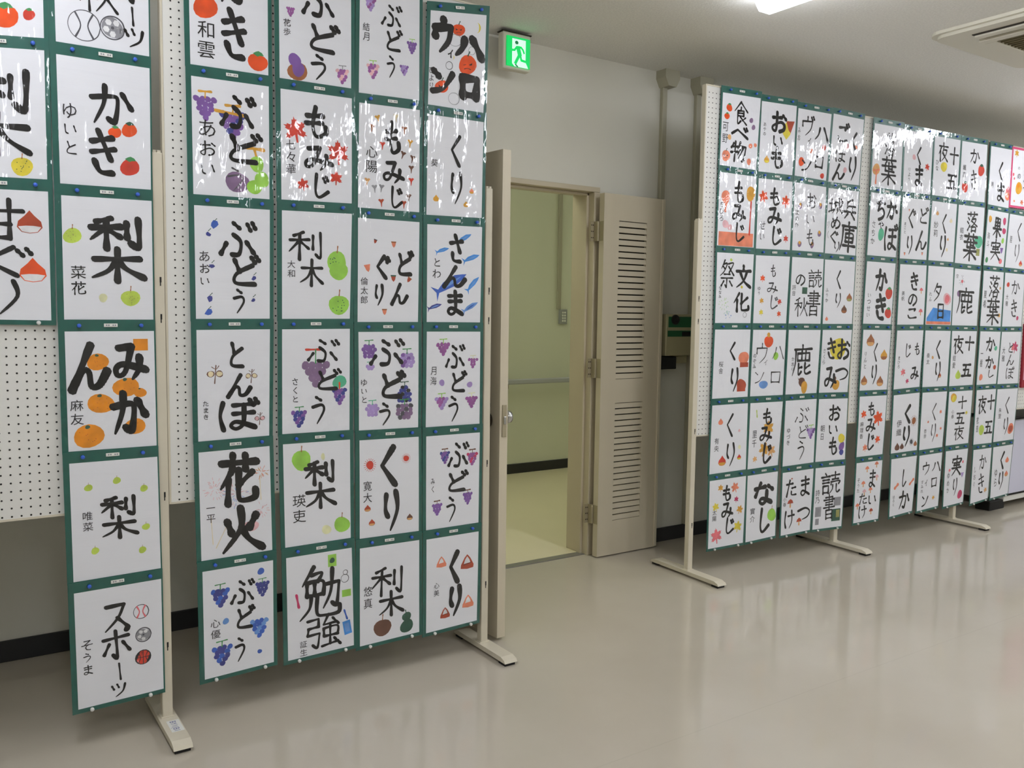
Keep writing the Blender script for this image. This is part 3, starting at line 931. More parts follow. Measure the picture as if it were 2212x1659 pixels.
    def rect(s, u, v, w, h, c, rot=0):
        x, y = s.P(u, v); a, b = w * s.W / 2, h * s.H / 2
        s.add([(x + p * math.cos(rot) - q * math.sin(rot), y + p * math.sin(rot) + q * math.cos(rot)) for p, q in ((-a, -b), (a, -b), (a, b), (-a, b))], c)
    def mush(s, u, v, r, c='rust', st='tan'):
        s.rel(u, v, r, [(-.2, 0), (.2, 0), (.25, 1.1), (-.2, 1.1)], st)
        s.rel(u, v, r, [(-1, .15), (-.7, -.5), (0, -.9), (.7, -.5), (1, .15)], c)
    def dfly(s, u, v, r, c='dbrown', wing='pale'):
        k = s.W / s.H
        for du in (-.45, .45):
            s.blob(u + du * r, v, r * .36, c, 1.1, n=10); s.blob(u + du * r, v, r * .28, wing, 1.1, n=10)
        s.line([(u + r * .1, v - r * k * .9), (u - r * .05, v + r * k * 1.0)], r * .12, c)
        s.line([(u - r * .35, v - r * k * .75), (u + r * .1, v - r * k * .5), (u + r * .4, v - r * k * .85)], r * .08, c)
    def burr(s, u, v, r, c='red'):
        s.blob(u, v, r * .62, c)
        k = s.W / s.H
        for q in range(18):
            a = q * .35
            s.line([(u + r * .4 * math.cos(a), v + r * k * .4 * math.sin(a)), (u + r * math.cos(a), v + r * k * math.sin(a))], r * .07, c)
    def specks(s, u, v, r, c, n=26):
        k = s.W / s.H
        for q in range(n):
            a = s.r.uniform(0, 6.28); d = r * s.r.uniform(.15, 1)
            x, y = u + d * math.cos(a), v + d * k * math.sin(a)
            s.line([(x, y), (x + .03 * math.cos(a), y + .03 * k * math.sin(a))], .008, c if isinstance(c, str) else c[q % len(c)])
    def baseball(s, u, v, r, seam='pink', c='dgrey'):
        s.ring(u, v, r, .011, c)
        k = s.W / s.H
        for g in (-1, 1):
            s.line([(u + g * r * .55, v - r * k * .8), (u + g * r * .22, v), (u + g * r * .55, v + r * k * .8)], .02, seam)
    def soccer(s, u, v, r):
        s.ring(u, v, r, .016, 'dgrey'); s.blob(u, v, r * .9, 'grey')
        for a in range(5):
            t = a * 1.2566 + .3
            s.blob(u + r * .55 * math.cos(t), v + r * s.W / s.H * .55 * math.sin(t), r * .28, 'white', n=6)
        s.blob(u, v, r * .16, 'dgrey', n=5)
    def basket(s, u, v, r):
        s.blob(u, v, r * 1.08, 'black', j=.02); s.blob(u, v, r * .95, 'red', j=.02)
        k = s.W / s.H
        s.line([(u, v - r * k), (u, v + r * k)], .010, 'black'); s.line([(u - r, v), (u + r, v)], .010, 'black')
        s.line([(u - r * .6, v - r * k * .7), (u - r * .35, v), (u - r * .6, v + r * k * .7)], .010, 'black')
        s.line([(u + r * .6, v - r * k * .7), (u + r * .35, v), (u + r * .6, v + r * k * .7)], .010, 'black')

# ------------------------------------------------------------------ the sheets
# corners of every hanging sleeve, per column: (left s, left z, right s, right z) at each row line, in metres along the board
COLS={
'L0':[[0.1076,2.3606,0.3013,2.3807],[0.0987,1.9856,0.2994,2.0057],[0.0899,1.6223,0.2976,1.6288],[0.0876,1.2337,0.2967,1.2312]],
'L1':[[0.2976,2.3758,0.5609,2.3764],[0.2992,2.0008,0.5586,2.0014],[0.3008,1.6203,0.5563,1.6241],[0.3,1.246,0.5554,1.2476],[0.3018,0.873,0.5574,0.8736],[0.3049,0.4945,0.5622,0.4997],[0.3089,0.1035,0.5641,0.112]],
'A1':[[0.652,2.3743,0.9138,2.379],[0.654,1.9993,0.9139,2.004],[0.656,1.622,0.9141,1.6259],[0.6574,1.2504,0.9112,1.2528],[0.6589,0.8758,0.9057,0.8803],[0.6635,0.5023,0.9137,0.5063],[0.6669,0.1099,0.9144,0.1206]],
'A2':[[0.9215,2.3767,1.188,2.381],[0.923,2.0017,1.1888,2.006],[0.9245,1.6278,1.1896,1.635],[0.9235,1.2522,1.1817,1.2547],[0.9223,0.8816,1.1811,0.8806],[0.929,0.5071,1.1848,0.5097],[0.9347,0.113,1.1954,0.1192]],
'A3':[[1.1935,2.3717,1.438,2.3794],[1.1891,1.9967,1.4396,2.0044],[1.1848,1.624,1.4413,1.6248],[1.184,1.2439,1.4387,1.2451],[1.1878,0.8762,1.4408,0.873],[1.19,0.501,1.4457,0.4988],[1.1916,0.1076,1.4497,0.1153]],
'A4':[[1.4546,2.3408,1.7071,2.3741],[1.446,1.9949,1.6984,1.9973],[1.4424,1.618,1.696,1.6232],[1.4445,1.2452,1.6928,1.2447],[1.4439,0.8711,1.6956,0.8708],[1.4475,0.4974,1.6952,0.4985],[1.4502,0.1038,1.6928,0.1122]],
'B1':[[-0.0191,2.377,0.255,2.3854],[-0.0238,2.0032,0.2405,2.0017],[-0.0251,1.6196,0.243,1.6209],[-0.0206,1.2446,0.2394,1.245],[-0.0235,0.8727,0.2386,0.8738],[-0.0256,0.4964,0.2442,0.5014],[-0.0179,0.1069,0.2416,0.1083]],
'B2':[[0.2459,2.3734,0.5167,2.3828],[0.2407,1.9979,0.5037,2.0015],[0.2431,1.6177,0.5079,1.6223],[0.2433,1.245,0.5009,1.2448],[0.2409,0.8741,0.4981,0.8728],[0.2413,0.4987,0.4805,0.5035],[0.246,0.1065,0.4815,0.1149]],
'B3':[[0.5103,2.373,0.784,2.3762],[0.5037,2.0015,0.762,1.9965],[0.5065,1.6222,0.7662,1.6216],[0.5023,1.2448,0.7666,1.2444],[0.4995,0.8732,0.758,0.8738],[0.4987,0.4926,0.7584,0.4969],[0.5069,0.1087,0.751,0.1137]],
'B4':[[0.7767,2.3805,1.0508,2.3789],[0.7666,1.9938,1.0334,1.9964],[0.7623,1.619,1.0291,1.6173],[0.7703,1.2437,1.0278,1.2448],[0.7643,0.8736,1.0173,0.8684],[0.7584,0.4969,1.021,0.493],[0.7564,0.1115,1.0151,0.1025]],
'D1':[[1.1234,2.3724,1.3923,2.3757],[1.1175,2.0007,1.3968,1.9963],[1.1115,1.6251,1.3827,1.6231],[1.1053,1.2467,1.3687,1.244],[1.1004,0.8726,1.3601,0.871],[1.1013,0.4973,1.349,0.4973],[1.1,0.1064,1.3378,0.108]],
'D2':[[1.3948,2.3707,1.6721,2.3697],[1.4012,1.9954,1.6766,1.9986],[1.4064,1.6192,1.6727,1.6211],[1.4113,1.2425,1.677,1.2436],[1.4093,0.868,1.6691,0.8767],[1.4141,0.4938,1.6773,0.4971],[1.4288,0.1052,1.6577,0.1198]],
'D3':[[1.6722,2.3686,1.9428,2.3722],[1.6766,1.9983,1.9392,1.9969],[1.6727,1.6211,1.9381,1.6197],[1.677,1.2436,1.9468,1.2408],[1.6811,0.873,1.9451,0.8718],[1.6824,0.4948,1.929,0.4988],[1.6903,0.1103,1.9171,0.1227]],
'D4':[[1.9463,2.3699,2.2241,2.3756],[1.9442,1.9943,2.2318,1.996],[1.9408,1.6167,2.2306,1.6112],[1.9449,1.2408,2.2252,1.2389],[1.9519,0.8696,2.2159,0.8704],[1.9497,0.5025,2.2045,0.5042],[1.96,0.1085,2.1818,0.1197]],
'D5':[[2.248,2.3713,2.5002,2.3737],[2.2537,1.9886,2.4988,1.98],[2.2438,1.6146,2.4811,1.6109],[2.2439,1.2379,2.4879,1.2348],[2.2419,0.8679,2.4746,0.8693],[2.2448,0.4897,2.4636,0.4888],[2.2472,0.0968,2.4564,0.1174]],
'D6':[[2.4975,2.3742,2.7562,2.3764],[2.5014,1.9802,2.7535,1.9731],[2.4838,1.6104,2.7297,1.6049],[2.49,1.2348,2.731,1.2355],[2.4765,0.8662,2.7326,0.8642],[2.4687,0.4905,2.7147,0.4943],[2.4742,0.1092,2.6915,0.1237]],
}

for r in COLS['L0']:
    r[0], r[1] = r[2] - .258, r[1] - (r[3] - r[1]) * .35

COLS['B4'][0][0] = .786
# per sheet: word, what is painted, texts (chars, u0, v0, u1, v1, thickness, ink), name (chars, box), painting
def _(d): pass
SH = {
'L0': [
 ('かき', 'persimmons', [('かき', .2, .1, .7, .72, 1)], None, lambda d: (d.persim(.6, .86, .13), d.persim(.85, .83, .06, 'red'))),
 ('梨', 'one yellow pear', [('梨', .1, .16, .9, .85, 1)], None, lambda d: d.pear(.74, .91, .1, 'yell', 1.2, 'dgreen')),
 ('甘ぐり', 'two red-brown chestnuts', [('甘', .2, .06, .75, .4, .9), ('ぐ', .15, .42, .85, .68, .8), ('り', .2, .68, .8, .97, .8)], None,
  lambda d: (d.chest(.8, .25, .14, 'rust', 'white'), d.chest(.82, .62, .15, 'orange', 'white')))],
'L1': [
 ('スポーツの秋', 'outlined baseball and soccer ball', [('秋', .24, .48, .66, .72, 1), ('ポ', .66, .3, .98, .6, 1), ('ー', .74, .62, .9, .78, 1), ('ツ', .7, .78, .96, .96, 1)], None,
  lambda d: (d.baseball(.3, .84, .17, 'dgrey'), d.soccer(.6, .82, .13))),
 ('かき', 'three persimmons at its right', [('か', .32, .17, .84, .53, 1), ('き', .28, .53, .66, .93, 1.1)], ('ゆいと', .04, .37, .2, .8),
  lambda d: (d.persim(.6, .56, .065), d.persim(.76, .53, .08, 'orange', 'dgreen'), d.persim(.76, .83, .1, 'red'))),
 ('梨', 'dotted pale green pears', [('梨', .25, .16, .94, .69, 1.3)], ('菜花', .07, .56, .26, .82),
  lambda d: (d.pear(.11, .32, .09, 'ygreen', 1.1, 'olive'), d.pear(.74, .82, .1, 'ygreen', 1.05, 'olive'), d.blob(.43, .82, .05, 'pyell'))),
 ('みかん', 'seven bright mandarins', [('み', .5, .09, .92, .43, 1.5), ('か', .47, .5, .92, .91, 1.4), ('ん', .02, .1, .48, .52, 1.5)], ('麻友', .02, .57, .19, .8),
  lambda d: (d.rect(.84, .12, .17, .1, 'mand'), d.orange(.35, .26, .1), d.orange(.66, .48, .12), d.orange(.82, .53, .06), d.orange(.37, .61, .12), d.orange(.75, .82, .1), d.orange(.23, .88, .14))),
 ('梨', 'six tiny scattered yellow-green pears', [('梨', .3, .32, .77, .68, 1.15)], ('唯菜', .12, .42, .24, .6),
  lambda d: [d.pear(u, v, .042, 'ygreen', 1.1, 'olive') for u, v in ((.2, .22), (.52, .18), (.83, .27), (.84, .61), (.25, .76), (.79, .81))]),
 ('スポーツ', 'a baseball, soccer ball and basketball', [('ス', .3, .13, .62, .4, 1.15), ('ポ', .27, .37, .63, .64, 1.1), ('ー', .4, .67, .56, .83, 1), ('ツ', .36, .84, .56, .98, 1)], ('そうま', .05, .42, .19, .74),
  lambda d: (d.baseball(.75, .26, .09), d.soccer(.77, .47, .09), d.basket(.76, .67, .09)))],
'A1': [
 ('かき', 'two large orange persimmons', [('か', .35, .05, .85, .46, 1.2), ('き', .36, .46, .76, .93, 1.15)], ('和雲', .08, .62, .32, .96),
  lambda d: (d.persim(.2, .5, .14), d.persim(.86, .9, .115))),
 ('ぶどう', 'grapes under orange bars', [('ぶ', .34, .12, .8, .44, 1.3), ('ど', .34, .45, .9, .72, 1.15), ('う', .38, .73, .72, .96, .6, 2)], ('あおい', .05, .36, .33, .88),
  lambda d: (d.grape(.17, .26, .15, 'purple', 'gold', True), d.grape(.52, .38, .18, 'purple', 'gold', True, 'indigo'), d.line([(.3, .27), (.68, .29)], .045, 'gold'),
             d.blob(.57, .87, .14, 'mauve', 1.1), d.line([(.68, .56), (.92, .57)], .05, 'gold'), d.line([(.8, .57), (.83, .65)], .04, 'gold'),
             d.blob(.83, .7, .1, 'lime'), d.blob(.9, .83, .1, 'lime'), d.blob(.8, .9, .1, 'lime'))),
 ('ぶどう', 'seven tiny blue grape drops', [('ぶ', .3, .12, .8, .48, 1.1), ('ど', .38, .44, .86, .72, 1.1), ('う', .46, .72, .7, .96, 1.1)], ('あおい', .05, .4, .2, .73),
  lambda d: [(d.blob(u, v, r, 'blue' if r > .04 else 'indigo', 1.1, n=7, j=.2), d.line([(u, v - .03), (u + .03, v - .05)], .01, 'dgreen')) for u, v, r in ((.26, .16, .05), (.18, .25, .03), (.22, .53, .03), (.78, .63, .03), (.19, .82, .038), (.17, .94, .045), (.77, .83, .025))]),
 ('とんぼ', 'three small brown dragonflies', [('と', .39, .1, .66, .37, 1.35), ('ん', .38, .41, .75, .63, 1.4), ('ぼ', .26, .64, .84, .94, 1.3)], ('たまき', .07, .64, .15, .82),
  lambda d: (d.dfly(.24, .4, .13), d.dfly(.74, .43, .1), d.dfly(.86, .83, .09, 'dbrown', 'ppink'))),
 ('花火', 'faint crayon fireworks behind', [('花', .26, .05, .82, .52, 1.5), ('火', .25, .54, .87, .98, 1.4)], ('一平', .08, .48, .2, .68),
  lambda d: (d.specks(.2, .35, .14, 'ppink', 40), d.specks(.5, .42, .2, ('ppink', 'lblue', 'ppink'), 60), d.specks(.87, .24, .08, ('tan', 'salmon'), 26), d.specks(.85, .6, .1, 'ppink', 24),
             d.blob(.7, .74, .08, 'ppink', 1.3), d.line([(.16, .86), (.14, .6)], .012, 'pale'), d.line([(.84, .3), (.85, .5)], .012, 'pale'), d.line([(.2, .9), (.4, .65)], .012, 'pale'))),
 ('ぶどう', 'four indigo and blue grape bunches', [('ぶ', .37, .14, .72, .39, 1.1), ('ど', .4, .4, .72, .62, 1.1), ('う', .4, .67, .62, .92, 1.1)], ('心優', .09, .46, .24, .66),
  lambda d: (d.grape(.24, .27, .14, 'indigo', 'green', False, 'blue'), d.grape(.84, .26, .11, 'indigo', 'green'), d.grape(.79, .63, .14, 'blue', None, False, 'lblue'), d.grape(.25, .81, .15, 'indigo', 'green', False, 'blue'),
             d.blob(.82, .09, .05, 'blue'), d.blob(.31, .5, .045, 'lblue'), d.blob(.79, .86, .033, 'blue')))],
'A2': [
 ('ぶどう', 'purple fruit and pink grapes', [('ぶ', .28, .1, .76, .44, 1.1), ('ど', .3, .46, .82, .73, 1.1), ('う', .38, .73, .7, .98, 1.1)], ('花歩', .05, .47, .15, .63),
  lambda d: (d.grape(.15, .4, .06, 'grape', None), d.blob(.24, .92, .12, 'brown', 1.1), d.blob(.2, .82, .085, 'purple'), d.blob(.25, .9, .09, 'purple'), d.grape(.87, .9, .1, 'grape', 'grey', False, 'ppink'))),
 ('もみじ', 'four red maple leaves', [('も', .27, .12, .7, .42, 1.2), ('み', .28, .47, .74, .72, 1.2), ('じ', .38, .73, .7, .98, 1)], ('七々華', .07, .45, .2, .78),
  lambda d: (d.maple(.2, .36, .17, 'red'), d.maple(.8, .53, .17, 'red'), d.maple(.77, .77, .1, 'red'), d.maple(.3, .85, .09, 'red'))),
 ('梨', 'two dotted lime pears', [('利', .08, .19, .6, .46, .9), ('木', .24, .44, .6, .7, .9)], ('大和', .06, .46, .2, .63),
  lambda d: (d.pear(.79, .47, .155, 'lime', .95), d.blob(.82, .55, .13, 'lime'), d.pear(.83, .87, .145, 'lime'))),
 ('ぶどう', 'one big mauve grape bunch', [('ぶ', .34, .1, .82, .35, 1.0), ('ど', .41, .4, .86, .61, 1.0), ('う', .38, .64, .68, .93, 1.0)], ('さくと', .11, .47, .25, .72),
  lambda d: (d.grape(.48, .46, .22, 'mauve', None, False, None, (4, 3, 2, 1)), d.line([(.34, .2), (.54, .2)], .035, 'red'), d.line([(.48, .2), (.48, .33)], .02, 'green'),
             d.blob(.84, .52, .09, 'teal', 1.2), d.line([(.84, .53), (.84, .62)], .03, 'orange'), d.grape(.84, .66, .12, 'purple', None, False, 'indigo'), d.grape(.24, .86, .12, 'indigo', 'green', False, 'purple'))),
 ('梨', 'two plain green pears', [('梨', .27, .19, .8, .66, 1.25)], ('瑛吏', .1, .5, .33, .8),
  lambda d: (d.pear(.26, .17, .14, 'lime', 1.05, False), d.pear(.86, .85, .12, 'lime', 1.0, False), d.blob(.62, .88, .07, 'pyell'), d.blob(.58, .15, .05, 'pyell', .6))),
 ('勉強', 'small drawn stationery', [('勉', .18, .13, .82, .66, 1.1), ('強', .25, .62, .8, .96, 1.0)], ('証生', .1, .84, .36, 1.0),
  lambda d: (d.rect(.69, .1, .13, .12, 'lime'), d.blob(.69, .1, .04, 'dgreen'), d.ring(.88, .3, .06, .01, 'dgrey'), d.ring(.89, .24, .035, .01, 'dgrey'), d.rect(.9, .45, .14, .07, 'lime'), d.line([(.14, .38), (.17, .5)], .04, 'mag'),
             d.line([(.86, .62), (.9, .71)], .03, 'blue'), d.rect(.9, .8, .12, .14, 'sea', -.15), d.rect(.9, .8, .07, .09, 'lblue', -.15)))],
'A3': [
 ('ぶどう', 'small pale purple grape bunches', [('ぶ', .34, .13, .68, .36, 1.1), ('ど', .37, .37, .7, .58, 1.1), ('う', .42, .6, .62, .83, 1.1)], ('結月', .05, .34, .16, .52),
  lambda d: (d.grape(.17, .16, .1, 'lpurple', None, False, 'grape'), d.grape(.87, .5, .09, 'purple', 'lime'), d.grape(.22, .78, .11, 'grape', 'lime', False, 'ppink'), d.grape(.74, .73, .08, 'lpurple', None, False, 'purple'))),
 ('もみじ', 'many small brown ginkgo leaves', [('も', .38, .14, .7, .47, 1.2), ('み', .37, .51, .76, .75, 1.2), ('じ', .46, .76, .74, .99, 1.1)], ('心陽', .12, .4, .3, .68),
  lambda d: [d.ginkgo(u, v, .055, c, r) for u, v, c, r in ((.3, .13, 'gold', -.3), (.21, .22, 'brown', .1), (.74, .21, 'brown', 0), (.84, .33, 'gold', .1), (.88, .48, 'dbrown', .2), (.86, .58, 'dbrown', 0), (.86, .7, 'red', 0), (.82, .86, 'dbrown', 0), (.74, .93, 'rust', 0), (.37, .79, 'grey', .1), (.26, .8, 'grey', -.1), (.14, .74, 'tan', .1), (.37, .93, 'rust', -.1), (.38, .38, 'red', 0), (.72, .45, 'dbrown', .3), (.6, .1, 'pale', 0))]),
 ('どんぐり', 'six small orange acorns', [('ど', .58, .31, .9, .56, 1.3), ('ん', .52, .62, .82, .84, 1.3), ('ぐ', .23, .34, .52, .59, 1.3), ('り', .24, .62, .44, .85, 1.3)], ('倫太郎', .03, .57, .17, .84),
  lambda d: (d.acorn(.27, .22, .035, 'rust', 'dgrey', .3), d.acorn(.57, .24, .05), d.acorn(.15, .48, .06, 'salmon', 'salmon', -.2), d.acorn(.57, .57, .055, 'rust', 'dgreen'), d.acorn(.83, .58, .045, 'rust', 'brown', .6), d.acorn(.43, .9, .05))),
 ('ぶどう', 'navy and grey stacked grapes', [('ぶ', .15, .08, .74, .38, 1.1), ('ど', .27, .42, .76, .7, 1.2), ('う', .29, .72, .58, .97, 1.1)], ('ゆいと', .03, .48, .14, .74),
  lambda d: (d.grape(.17, .21, .13, 'purple', 'green', rows=(3, 4, 3, 3)), d.grape(.8, .31, .14, 'lpurple', 'green', False, 'purple', (3, 4, 4, 3)), d.grape(.19, .4, .1, 'lpurple', 'teal', rows=(3, 2)), d.grape(.22, .81, .12, 'lpurple', 'teal', rows=(3, 4, 3, 3)),
             d.grape(.76, .64, .13, 'indigo', 'dgreen', False, 'black', (2, 3, 4, 3, 4)), d.grape(.76, .84, .15, 'mauve', 'green', False, 'dgrey', (4, 4, 4, 3)))),
 ('くり', 'red burrs and three chestnuts', [('く', .24, .06, .72, .51, 1.3), ('り', .34, .52, .72, .98, 1.2)], ('寛大', .06, .42, .2, .66),
  lambda d: (d.burr(.17, .26, .1), d.burr(.78, .22, .075), d.chest(.13, .7, .055), d.chest(.2, .85, .055), d.chest(.84, .84, .055, 'dbrown'))),
 ('梨', 'brown pear and green gourd', [('利', .17, .24, .75, .54, .9), ('木', .29, .49, .74, .76, .9)], ('悠真', .06, .4, .2, .65),
  lambda d: (d.pear(.37, .86, .14, 'dbrown', 1, False), d.blob(.78, .8, .075, 'dgreen'), d.blob(.78, .9, .11, 'dgreen'), d.line([(.77, .76), (.76, .73)], .02, 'dgreen')))],
'A4': [
 ('ハロウィン', 'orange pumpkins and a yellow moon', [('ハ', .42, .23, .96, .48, 2.3), ('ロ', .53, .62, .93, .89, 2.7), ('ウ', .04, .08, .42, .44, 2.3), ('ィ', .3, .38, .44, .48, 1.1), ('ン', .04, .58, .44, .88, 1.9)], ('ひより', .0, .6, .09, .84),
  lambda d: (d.pumpkin(.5, .18, .095), d.pumpkin(.68, .53, .145), d.pumpkin(.23, .79, .1), d.moon(.86, .14, .08), d.ring(.44, .29, .09, .008, 'grey', 1.3), d.ring(.75, .38, .06, .008, 'grey'), d.ring(.35, .56, .06, .01, 'dgrey'), d.moon(.42, .47, .035), d.ring(.45, .9, .09, .008, 'grey', 1.1))),
 ('くり', 'three tiny orange chestnuts', [('く', .33, .16, .66, .51, 1.1), ('り', .36, .53, .68, .89, .9)], ('葵', .06, .44, .18, .53),
  lambda d: (d.chest(.16, .83, .055, 'gold', None), d.chest(.8, .73, .045, 'salmon', 'gold'), d.chest(.7, .87, .05, 'gold', None))),
 ('さんま', 'seven blue fish', [('さ', .37, .09, .68, .4, 1.3), ('ん', .27, .42, .72, .65, 1.4), ('ま', .32, .67, .7, .94, 1.3)], ('とわ', .1, .34, .25, .57),
  lambda d: (d.fish(.27, .26, .13, 'sea', -.3), d.fish(.8, .33, .17, 'sea', -.35), d.fish(.42, .6, .34, 'blue', -.5), d.fish(.84, .6, .17, 'sea', -.8), d.fish(.14, .84, .14, 'indigo', -.3), d.fish(.8, .84, .17, 'lblue', -.5), d.fish(.66, .13, .16, 'sea', -.5))),
 ('ぶどう', 'magenta grapes in four corners', [('ぶ', .32, .14, .7, .42, 1.1), ('ど', .39, .43, .74, .66, 1.1), ('う', .37, .67, .64, .97, 1.0)], ('月海', .07, .37, .18, .58),
  lambda d: (d.grape(.3, .2, .13, 'grape', 'lime', rows=(4, 3, 2, 1)), d.grape(.86, .35, .1, 'grape', 'pyell', rows=(4, 2, 2, 1)), d.grape(.28, .77, .13, 'grape', 'lime', False, 'lpurple', (4, 3, 2, 1)), d.grape(.84, .77, .12, 'grape', 'pyell', rows=(4, 3, 2, 1)), d.blob(.28, .54, .05, 'lpurple'), d.blob(.8, .57, .05, 'lpurple'))),
 ('ぶどう', 'purple grapes on brown stems', [('ぶ', .38, .09, .78, .39, 1.1), ('ど', .31, .41, .78, .64, 1.1), ('う', .34, .66, .6, .96, 1.0)], ('みく', .08, .45, .16, .62),
  lambda d: (d.grape(.34, .24, .1, 'purple', 'dbrown', True, 'indigo'), d.grape(.86, .28, .11, 'grape', 'dbrown', True, 'mag'), d.grape(.78, .71, .1, 'purple', 'dbrown', True), d.grape(.2, .79, .1, 'purple', 'dbrown', True))),
 ('くり', 'four striped triangular chestnuts', [('く', .37, .16, .68, .54, 1.6), ('り', .39, .54, .72, .9, 1.6)], ('心美', .14, .48, .24, .64),
  lambda d: [(d.rel(u, v, r, [(0, -1), (.45, -.5), (.95, .4), (.9, .8), (0, .9), (-.95, .75), (-.9, .3), (-.4, -.6)], c), d.rel(u, v, r, [(0, -.75), (.32, -.3), (.45, .1), (-.5, .2), (-.3, -.35)], 'white'),
              d.line([(u - .5 * r, v + .3 * r * .7), (u + .6 * r, v + .1 * r * .7)], r * .07, 'black') if c == 'rust' else None) for u, v, r, c in ((.28, .27, .1, 'salmon'), (.78, .32, .135, 'rust'), (.81, .76, .12, 'salmon'), (.36, .83, .1, 'rust'))])],
'B1': [
 ('食べ物', 'red fruit and small autumn treats', [('食', .3, .1, .68, .42, 1.1), ('べ', .26, .42, .72, .64, 1.1), ('物', .26, .64, .7, .93, 1.1)], ('可野', .03, .4, .18, .72),
  lambda d: (d.persim(.18, .2, .07), d.persim(.13, .32, .06), d.blob(.78, .33, .05, 'mauve'), d.blob(.85, .42, .05, 'mauve'), d.blob(.22, .6, .05, 'tan'), d.blob(.8, .68, .05, 'salmon'), d.blob(.93, .66, .04, 'salmon'), d.pumpkin(.15, .86, .1, 'salmon'), d.blob(.78, .9, .06, 'salmon'))),
 ('もみじ', 'red and yellow trees', [('も', .36, .1, .7, .4, 1.1), ('み', .34, .4, .76, .66, 1.1), ('じ', .4, .66, .75, .95, 1.0)], ('ちひろ', .03, .4, .14, .68),
  lambda d: (d.rect(.5, .9, .94, .19, 'salmon'), d.blob(.18, .33, .12, 'salmon'), d.line([(.2, .42), (.18, .52)], .06, 'salmon'), d.blob(.86, .25, .14, 'gold', .9, rot=0), d.line([(.88, .36), (.86, .82)], .04, 'red'), d.blob(.2, .7, .08, 'ppink'), d.blob(.32, .74, .06, 'ppink'))),
 ('文化祭', 'faint green scribbles and notes', [('文', .52, .17, .95, .5, 1.1), ('化', .48, .56, .94, .84, 1.1), ('祭', .08, .1, .48, .5, 1.0)], ('ななみ', .05, .48, .16, .66),
  lambda d: (d.specks(.22, .72, .12, 'lime', 16), d.specks(.3, .82, .08, 'teal', 10), d.blob(.38, .1, .03, 'ygreen'), d.blob(.7, .48, .03, 'yell'), d.ring(.82, .88, .05, .012, 'grey'), d.specks(.35, .9, .07, 'lblue', 8))),
 ('くり', 'two mitten-shaped salmon chestnuts', [('く', .36, .17, .66, .46, 1.0), ('り', .44, .54, .76, .93, 1.0)], ('桜舎', .13, .46, .28, .66),
  lambda d: (d.blob(.84, .42, .14, 'salmon'), d.rect(.86, .52, .24, .07, 'rust'), d.blob(.8, .82, .13, 'rust'), d.rect(.8, .88, .24, .07, 'rust'))),
 ('くり', 'scattered little two-tone chestnuts', [('く', .34, .12, .68, .5, .9), ('り', .38, .55, .74, .94, .9)], ('有央', .1, .48, .22, .7),
  lambda d: (d.chest(.25, .25, .07, 'salmon', None), d.chest(.33, .83, .11, 'red', 'gold'), d.chest(.8, .8, .06, 'red', 'yell'), d.chest(.78, .4, .035, 'ppink', None), d.blob(.8, .65, .04, 'pyell'))),
 ('もみじ', 'pastel pink and yellow leaves', [('も', .33, .1, .62, .34, 1.2), ('み', .32, .34, .68, .6, 1.1), ('じ', .4, .58, .74, .84, 1.1)], ('太陽', .08, .44, .22, .62),
  lambda d: (d.maple(.3, .13, .08, 'gold'), d.maple(.7, .15, .12, 'salmon'), d.maple(.75, .33, .07, 'mag'), d.maple(.18, .4, .1, 'yell'), d.maple(.86, .49, .1, 'gold'), d.maple(.82, .74, .13, 'yell'), d.maple(.22, .83, .17, 'pink')))],
'B2': [
 ('おいも', 'a yellow and brown sweet potato', [('お', .28, .12, .74, .44, 1.2), ('い', .33, .44, .68, .64, 1.1), ('も', .28, .62, .74, .94, 1.1)], ('あやの', .05, .3, .18, .5),
  lambda d: (d.rel(.75, .35, .18, [(-.7, -.2), (.1, -.9), (1, -.7), (.6, .6), (0, 1.2), (-.6, .6)], 'yell'), d.rel(.82, .3, .16, [(-.6, -.5), (.9, -.6), (.3, .9), (-.1, .6)], 'rust'), d.chest(.22, .82, .08, 'gold', 'yell'))),
 ('もみじ', 'three orange and red leaves', [('も', .3, .12, .66, .38, 1.2), ('み', .26, .38, .72, .66, 1.2), ('じ', .36, .66, .76, .95, 1.2)], ('せい', .08, .6, .24, .92),
  lambda d: (d.maple(.16, .26, .14, 'orange'), d.maple(.82, .3, .14, 'orange'), d.maple(.86, .84, .08, 'red'))),
 ('もみじ', 'five small leaves in warm colours', [('も', .42, .13, .62, .32, .8, 1), ('み', .34, .38, .7, .56, .8, 1), ('じ', .4, .58, .74, .8, .8, 2)], ('ゆう', .08, .46, .18, .6),
  lambda d: (d.maple(.22, .34, .08, 'orange'), d.maple(.22, .67, .07, 'gold'), d.maple(.22, .84, .07, 'yell'), d.maple(.76, .68, .07, 'red'), d.maple(.76, .86, .07, 'orange'))),
 ('ハロウィン', 'red ball and green dot', [('ハ', .58, .22, .98, .48, .5, 1), ('ロ', .54, .6, .94, .84, .6), ('ウ', .08, .2, .5, .52, .5), ('ィ', .34, .44, .5, .54, .5), ('ン', .1, .6, .4, .82, .5)], ('のぞみ', .02, .36, .14, .6),
  lambda d: (d.blob(.48, .18, .13, 'orange'), d.blob(.47, .08, .05, 'gold'), d.blob(.72, .4, .08, 'lime'), d.blob(.38, .83, .09, 'lblue', 1.4))),
 ('もみじ', 'overlapping orange leaves behind it', [('も', .36, .1, .72, .36, 1.1), ('み', .3, .36, .74, .62, 1.1), ('じ', .38, .62, .78, .96, 1.1)], ('里千', .1, .42, .24, .7),
  lambda d: (d.maple(.6, .4, .18, 'gold'), d.maple(.5, .72, .18, 'gold'), d.maple(.74, .76, .15, 'tan'), d.maple(.22, .86, .08, 'tan'), d.line([(.2, .12), (.22, .22)], .03, 'ygreen'))),
